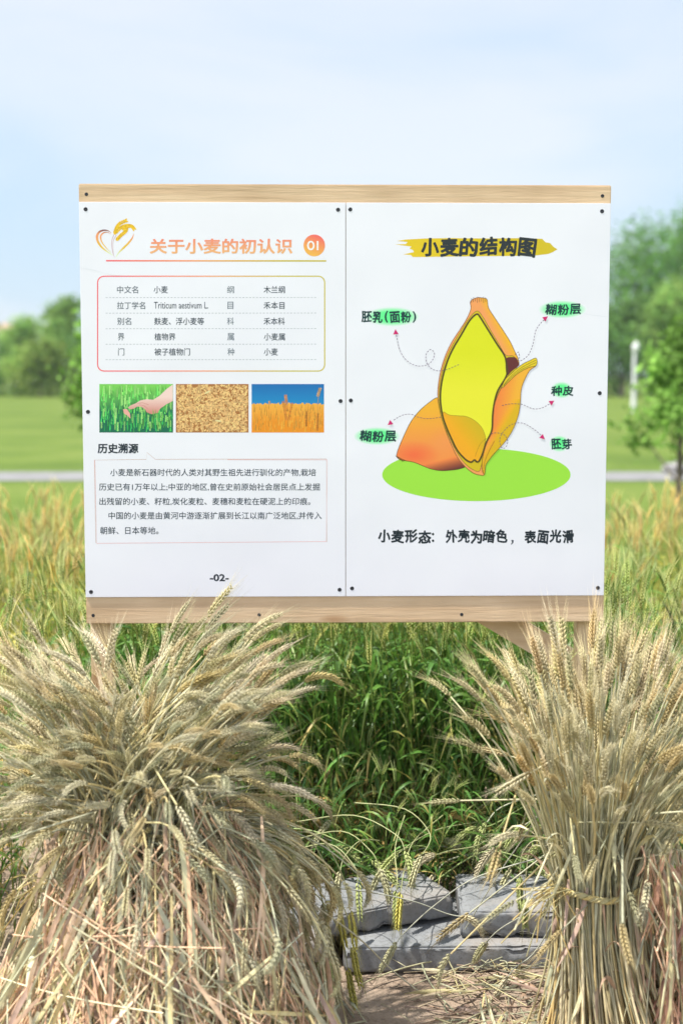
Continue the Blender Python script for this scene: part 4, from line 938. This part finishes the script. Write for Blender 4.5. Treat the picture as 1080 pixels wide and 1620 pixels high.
# left sheaf: shaggy, ears swept over to the right
A_ = np.radians([-70, -45, -25, -14, -6, 2, 14, 26, 45, 65, 85, 100, 118]); L_ = np.array([.24, .26, .385, .32, .25, .30, .36, .46, .32, .255, .265, .36, .44])
def pick_l(r, n, rho, phi):
    al = np.radians(np.where(r.random(n) < .44, np.where(r.random(n) < .45, r.normal(-22, 8, n), r.uniform(-74, 34, n)), np.where(r.random(n) < .3, r.normal(27, 6, n), r.uniform(22, 120, n))) + r.normal(size=n) * 4)
    be = np.radians(r.normal(size=n) * 22 + 8); L = np.interp(al, A_, L_) * (1 - .58 * r.random(n) ** 1.5) - np.where(np.abs(be) > .55, .03, 0)
    return al, be, L
tL = at_depth(205, 1330, 2.64)
shL, PL = wheat_sheaf('wheat_sheaf', 'big shaggy dry wheat sheaf at the left with its ears drooping to the right', tL, .11, .33, 800, pick_l, 7, (1.0, .97, .92), lean=(.06, -.06), loose=300, pink=.5, low_tint=(1.22, .97, .76), ear_sc=(.78, 1.04))
band(shL, tL[2] - .05, .14, .12, seed=5)
# loose straws tangled over the front of the left sheaf
r = np.random.default_rng(12); m = 1050
zz = r.uniform(.01, .36, m); rad = .34 + (.13 - .34) * np.clip(zz / tL[2], 0, 1) + r.normal(size=m) * .012; an = np.radians(r.uniform(185, 360, m))
c = np.column_stack([rad * np.cos(an) + .06, rad * .9 * np.sin(an) - .05, zz]); tang = np.column_stack([-np.sin(an), np.cos(an), np.zeros(m)]); dn = np.column_stack([np.cos(an) * .35, np.sin(an) * .35, -np.ones(m)])
w = np.radians(r.normal(size=m) * np.where(r.random(m) < .14, 60, 19)); d = nrm(dn * np.cos(w)[:, None] + tang * np.sin(w)[:, None] * 1.2); l = r.uniform(.07, .24, m)[:, None]
a, b2 = c - d * l, c + d * l; a[:, 2] = np.clip(a[:, 2], .015, .55); b2[:, 2] = np.clip(b2[:, 2], .008, .55)
out = nrm(np.column_stack([np.cos(an), np.sin(an), np.zeros(m) + .2]))
Q = bez(a, c + out * r.uniform(.01, .06, (m, 1)), b2, 8); mb = MB(); tubes(mb, Q, r.uniform(.0008, .0018, (m, 1)), np.concatenate([STRAW, WARM, WARM * 1.1, STRAW[[0, 2, 6]] * 1.15])[r.integers(0, 18, m)] * r.uniform(.9, 1.35, (m, 1)), 4)
m = 520; i = r.integers(0, 1050, m); Q2 = Q[i][:, 1:7] + r.normal(size=(m, 1, 3)) * .02; ribbons(mb, Q2, np.sin(np.linspace(.2, 1, 6) * np.pi * .98)[None] * r.uniform(.0025, .006, (m, 1)), nrm(r.normal(size=(m, 1, 3)) + r.normal(size=(m, 6, 3)) * .3), np.concatenate([WARM, PINK, STRAW])[r.integers(0, 15, m)] * r.uniform(.8, 1.2, (m, 1)), .3)
tag(mb.build('loose_straw', M_straw, shL), kind='stuff')

# ------------------------------------------------------------------ loose stalks lying over the slabs
GREEN_E = dict(husk=(.44, .50, .18), awn=(.56, .58, .28)); PALE_E = dict(husk=(.56, .54, .31), awn=(.62, .59, .38)); YEL_E = dict(husk=(.62, .56, .12), awn=(.66, .62, .22)); DRY_E = {}
def loose(pts, cat_label, grp, kind, theta=.5, L=.08, rad=.0014, stalk=(.47, .45, .27), roll=0, seed=0, ear=True):
    P = curve_pts([at_depth(px, py, y) for px, py, y in pts], 5)
    P[:, 2] = np.maximum(P[:, 2], .008)
    root = empty('wheat_stalk', tuple(P[0])); tag(root, cat_label, 'wheat stalk', grp)
    mb = MB(); tubes(mb, (P - P[0])[None], np.linspace(rad * 1.1, rad * .8, len(P))[None], [stalk], 5); mb.build('stem', M_straw, root)
    if ear:
        e = ear_variant(theta, L=L, seed=seed + 70, plump=1.2, **kind); T = nrm((P[-1] - P[-2])[None]); Mx = ear_frame(T, np.array([roll]))
        big = MB(); instances(big, variant(e), Mx, (P[-1] - P[0])[None], np.ones((1, 3))); big.build('ear', M_straw, root)
GREY_ST = (.46, .47, .38)
# from the right sheaf, leaning down to the left
g1 = 'pale stalks hanging in front of the slabs'
loose([(935, 1300, 2.78), (860, 1420, 2.84), (790, 1470, 2.9), (770, 1490, 2.93)], 'straight pale stalk slanting from the right sheaf, its ear hanging low over the mud', None, PALE_E, .2, .075, seed=1, stalk=GREY_ST)
loose([(900, 1345, 2.8), (760, 1385, 2.86), (690, 1430, 2.9), (640, 1475, 2.92), (628, 1490, 2.92)], 'long pale stalk arching left across the slabs from the right sheaf', None, PALE_E, .15, .07, seed=2, stalk=GREY_ST)
loose([(884, 1370, 2.82), (850, 1330, 2.9), (826, 1350, 2.92), (822, 1385, 2.92)], 'short stalk with a green ear hanging before the square slab', None, GREEN_E, .2, .072, seed=3)
loose([(880, 1350, 2.82), (842, 1338, 2.88), (832, 1380, 2.88), (830, 1420, 2.88)], 'stalk with a pale green ear, hanging lowest before the square slab', None, GREEN_E, .1, .062, seed=4)
loose([(905, 1400, 2.78), (850, 1500, 2.85), (815, 1530, 2.86), (803, 1545, 2.86)], 'pale stalk with a dry ear standing on the straw before the slabs at the right', None, DRY_E, .2, .07, seed=5, stalk=GREY_ST)
loose([(300, 1290, 2.55), (450, 1400, 2.62), (560, 1478, 2.72), (620, 1535, 2.82), (690, 1590, 2.86)], 'long straight pale straw running from the left sheaf down to the mud', None, DRY_E, 0, seed=6, stalk=(.55, .52, .38), ear=False, rad=.0019)
loose([(420, 1395, 2.7), (560, 1408, 2.85), (650, 1425, 2.9), (705, 1445, 2.92), (730, 1450, 2.92)], 'thin stalk lying level across the slabs, its dry ear bent down between them', None, DRY_E, 1.2, .06, seed=7, stalk=GREY_ST)
loose([(900, 1180, 2.72), (850, 1290, 2.8), (790, 1380, 2.9), (735, 1470, 2.97)], 'bare straw slanting down from the right sheaf onto the slabs', None, DRY_E, 0, seed=8, ear=False, stalk=GREY_ST)
# ears over the left slab
for q, (p, ti, kd) in enumerate((([(470, 1300, 3.2), (560, 1290, 3.15), (625, 1320, 3.08), (640, 1345, 3.05)], .5, GREEN_E), ([(460, 1330, 3.15), (540, 1315, 3.1), (585, 1345, 3.02), (600, 1372, 3.0)], .4, PALE_E), ([(640, 1290, 3.25), (625, 1340, 3.1), (628, 1385, 3.0), (627, 1408, 2.98)], .3, GREEN_E),
        ([(560, 1270, 3.2), (640, 1280, 3.15), (680, 1320, 3.1), (668, 1352, 3.05)], .6, PALE_E), ([(450, 1350, 3.1), (520, 1335, 3.05), (560, 1370, 3.0), (566, 1395, 2.98)], .3, GREEN_E), ([(700, 1290, 3.3), (655, 1330, 3.15), (640, 1372, 3.02), (634, 1410, 2.98)], .3, YEL_E),
        ([(760, 1300, 3.35), (700, 1310, 3.25), (660, 1328, 3.2), (630, 1350, 3.12)], .3, GREEN_E), ([(800, 1300, 3.3), (760, 1335, 3.2), (715, 1345, 3.15), (690, 1352, 3.12)], .4, DRY_E), ([(600, 1330, 3.2), (570, 1330, 3.12), (545, 1355, 3.05), (538, 1378, 3.02)], .4, PALE_E))):
    loose(p, 'drooping wheat stalk with its ear over the slab lying askew at the left', 'ears drooping over the left slab', kd, ti, .08, seed=20 + q, stalk=(.36, .38, .18), roll=random.uniform(-.5, .5))
r = np.random.default_rng(91)
for q in range(22):
    x = r.uniform(500, 870); y = r.uniform(1270, 1385); D = 3.22 + r.uniform(-.08, .14) + (1385 - y) * .0012; sg = -1 if r.random() < .7 else 1; ln = r.uniform(110, 230)
    loose([(x - sg * ln, y + r.uniform(-60, 60), D + .1), (x - sg * ln * .55, y - r.uniform(20, 60), D + .04), (x - sg * ln * .15, y - r.uniform(5, 25), D), (x, y, D - .03)], 'lodged wheat stalk arching low over the back of the slabs', 'lodged stalks behind the slabs', (GREEN_E, PALE_E, GREEN_E, DRY_E)[q % 4], r.uniform(.3, .8), r.uniform(.075, .095), rad=.0017, seed=120 + q, stalk=(.30, .38, .14) if q % 3 else (.46, .47, .34), roll=r.uniform(-.6, .6))
# yellow green ears hanging from the right flank of the left sheaf
r = np.random.default_rng(44)
for q in range(20):
    x = r.uniform(385, 560); y = r.uniform(1400, 1530) + (x - 470) * .12; D = 2.62 + (x - 400) * .0012 + r.uniform(-.05, .05)
    loose([(x - 130, y - 130 + r.uniform(-20, 20), D), (x - 55, y - 120, D - .02), (x - 12, y - 55, D - .03), (x, y, D - .03)], 'unripe wheat stalk with a hanging ear on the right flank of the left sheaf', 'hanging ears beside the left sheaf', (YEL_E, GREEN_E, YEL_E, PALE_E)[q % 4], .2, r.uniform(.07, .09), seed=40 + q, stalk=(.40, .40, .2), roll=r.uniform(-1, 1))

# straw litter on the mud
m = 230; x = r.uniform(-.15, .62, m); x = np.where(r.random(m) < .8, r.uniform(.2, .6, m), x); y = r.uniform(2.5, 3.02, m); a = r.uniform(0, 6.28, m); l = r.uniform(.02, .11, m)
p = np.column_stack([x, y, np.full(m, .012) + r.uniform(0, .012, m)]); d = np.column_stack([np.cos(a), np.sin(a), r.normal(size=m) * .1]) * l[:, None]
mb = MB(); Q = bez(p - d, p + r.normal(size=(m, 3)) * [.01, .01, .004] + [0, 0, .006], p + d, 6); Q[..., 2] = np.maximum(Q[..., 2], .004)
tubes(mb, Q, r.uniform(.0008, .002, (m, 1)), np.concatenate([STRAW, PINK])[r.integers(0, 11, m)] * r.uniform(.4, .9, (m, 1)), 4)
i = r.integers(0, m, 120); ribbons(mb, Q[i] + r.normal(size=(120, 1, 3)) * [.03, .03, .0], np.sin(np.linspace(.2, 1, 6) * np.pi * .98)[None] * r.uniform(.002, .006, (120, 1)), nrm(r.normal(size=(120, 1, 3)) + r.normal(size=(120, 6, 3)) * .4), np.concatenate([STRAW, PINK])[r.integers(0, 11, 120)] * r.uniform(.6, 1.1, (120, 1)), .3)
tag(mb.build('straw_litter', M_straw), 'scattered dry straw and chaff on the mud before the slabs', 'straw', kind='stuff')

# ------------------------------------------------------------------ the standing wheat
def plant(seed, cols, h=.8, theta=.3, leaves=4, lean=.05):
    r = np.random.default_rng(seed); mb = MB(); leaf_c, stem_c, husk, awn = [np.array(c) for c in cols]
    top = np.array([lean * r.normal(), lean * r.normal(), h * r.uniform(.92, 1.05)]); P = bez(np.zeros((1, 3)), np.array([[0, 0, h * .5]]), top[None], 7)
    tubes(mb, P, np.linspace(.0021, .0012, 7)[None], [stem_c], 3)
    for i in range(leaves):
        q = (.18, .38, .56, .74, .3)[i] + r.uniform(-.06, .06); k = q * 6; p0 = P[0, int(k)] + (P[0, min(int(k) + 1, 6)] - P[0, int(k)]) * (k % 1)
        a = r.uniform(0, 6.28); o_ = np.array([math.cos(a), math.sin(a), 0]); l = r.uniform(.14, .26); up = r.uniform(.5, 1.0)
        b = p0 + o_ * l * .4 + np.array([0, 0, l * up]); c = p0 + o_ * l * r.uniform(.7, 1.0) + np.array([0, 0, l * r.uniform(-.35, .7)])
        Q = bez(p0[None], b[None], c[None], 8); w = r.uniform(.0042, .0075) * np.array([.55, .9, 1, 1, .92, .75, .45, .04])
        s = np.cross(o_, [0, 0, 1.]); tw = np.linspace(0, r.uniform(-1.4, 1.4), 8)[:, None]; S_ = s * np.cos(tw) + np.array([0, 0, 1.]) * np.sin(tw)
        dead = i in (0, 4) and r.random() < .6
        cb = (np.array((.50, .38, .14)) if dead else leaf_c) * r.uniform(.75, 1.3); tip = r.choice((0, .35, .9), p=(.5, .3, .2)) * np.clip((np.linspace(0, 1, 8) - r.uniform(.35, .7)) / .3, 0, 1)[:, None]
        ribbons(mb, Q, w[None], S_[None], (cb * (1 - tip) + np.array((.48, .40, .13)) * tip)[None], .25)
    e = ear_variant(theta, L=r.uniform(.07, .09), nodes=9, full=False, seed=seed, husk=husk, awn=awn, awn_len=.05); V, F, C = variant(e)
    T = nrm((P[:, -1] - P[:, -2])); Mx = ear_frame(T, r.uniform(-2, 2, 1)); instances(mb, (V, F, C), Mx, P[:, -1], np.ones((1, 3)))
    return variant(mb)
CG = ((.105, .235, .045), (.23, .34, .085), (.36, .45, .13), (.48, .54, .22))
CM = ((.15, .27, .045), (.31, .37, .09), (.45, .47, .14), (.55, .55, .22))
CY = ((.38, .39, .08), (.54, .47, .13), (.65, .53, .15), (.71, .60, .24))
VG = [plant(100 + i, CG, theta=.15 + .12 * i) for i in range(6)]; VM = [plant(200 + i, CM, theta=.2 + .15 * i) for i in range(5)]; VY = [plant(300 + i, CY, theta=.3 + .15 * i, leaves=3) for i in range(4)]
VL = [plant(400 + i, CG, theta=.4, leaves=5, lean=.12) for i in range(5)]
def crop(mb, n, xr, yr, vs, hs=(.76, .93), tilt=.07, keep=None, seed=0, tint=(1, 1, 1), bend=0.0):
    r = np.random.default_rng(seed); x = r.uniform(*xr, n); y = r.uniform(*yr, n)
    if keep is not None:
        k = keep(x, y, r); x, y = x[k], y[k]
    n = len(x); vi = r.integers(0, len(vs), n); sc = r.uniform(*hs, n); az = r.uniform(0, 6.28, n); tx, ty = np.clip(r.normal(size=n), -1.8, 1.8) * tilt, np.clip(r.normal(size=n), -1.6, 1.6) * tilt + bend
    ca_, sa_ = np.cos(az), np.sin(az); Rz = np.zeros((n, 3, 3)); Rz[:, 0, 0] = ca_; Rz[:, 0, 1] = -sa_; Rz[:, 1, 0] = sa_; Rz[:, 1, 1] = ca_; Rz[:, 2, 2] = 1
    zx = nrm(np.column_stack([tx, ty, np.ones(n)])); xx = nrm(np.column_stack([np.ones(n), np.zeros(n), -tx])); yy = np.cross(zx, xx); Rt = np.stack([xx, yy, zx], -1)
    M = (Rt @ Rz) * sc[:, None, None]; T = np.column_stack([x, y, np.zeros(n)]); tn = np.array(tint) * r.uniform(.75, 1.25, (n, 1)) * np.column_stack([r.uniform(.88, 1.15, n), np.ones(n), r.uniform(.9, 1.1, n)])
    for v in range(len(vs)):
        s = vi == v
        if s.any(): instances(mb, vs[v], M[s], T[s], tn[s])
mb = MB()
def ripe(lo, hi): return lambda x, y, r: r.random(len(x)) < np.clip((y + .25 * np.sin(2.3 * x) + .85 * (x < -.3) - .6 * (x > .4) - lo) / (hi - lo), 0, 1)
def unripe(lo, hi): return lambda x, y, r: r.random(len(x)) > np.clip((y + .25 * np.sin(2.3 * x) + .85 * (x < -.3) - .6 * (x > .4) - lo) / (hi - lo), 0, 1)
crop(mb, 1200, (-2.3, 2.3), (3.58, 5.0), VG, keep=unripe(3.7, 4.8), seed=1)
crop(mb, 1050, (-.75, .75), (3.47, 4.2), VG, seed=2, tint=(1.1, 1.08, .95))
crop(mb, 1000, (-2.5, 2.5), (3.9, 6.2), VM, keep=ripe(3.9, 4.8), seed=3)
crop(mb, 1900, (-2.6, 2.6), (3.9, 6.3), VY, keep=ripe(3.9, 4.9), seed=4)
crop(mb, 190, (-1.7, -.74), (2.75, 3.45), VG, seed=5, hs=(.72, .88)); crop(mb, 190, (.72, 1.7), (2.9, 3.45), VG, seed=6, hs=(.74, .9))
crop(mb, 60, (-1.6, -.74), (2.9, 3.6), VM, seed=7, hs=(.72, .88)); crop(mb, 90, (.74, 1.7), (3.0, 3.9), VM, seed=8, hs=(.75, .92))
tag(mb.build('wheat_field', M_leaf), 'standing field of green wheat ripening to gold behind the board', 'wheat field', kind='stuff')
mb = MB(); crop(mb, 70, (-.12, .62), (3.30, 3.37), VL, hs=(.34, .55), tilt=.18, seed=15, bend=-.32)
crop(mb, 45, (-.62, .62), (3.38, 3.56), VL, hs=(.45, .75), tilt=.25, seed=9, tint=(1.25, 1.2, 1.1)); crop(mb, 60, (-.2, .45), (3.34, 3.46), VL, hs=(.3, .48), tilt=.5, seed=10, tint=(1.1, 1.1, 1))
tag(mb.build('trampled_wheat', M_leaf), 'trampled leaning green wheat under the board behind the slabs', 'wheat', kind='stuff')
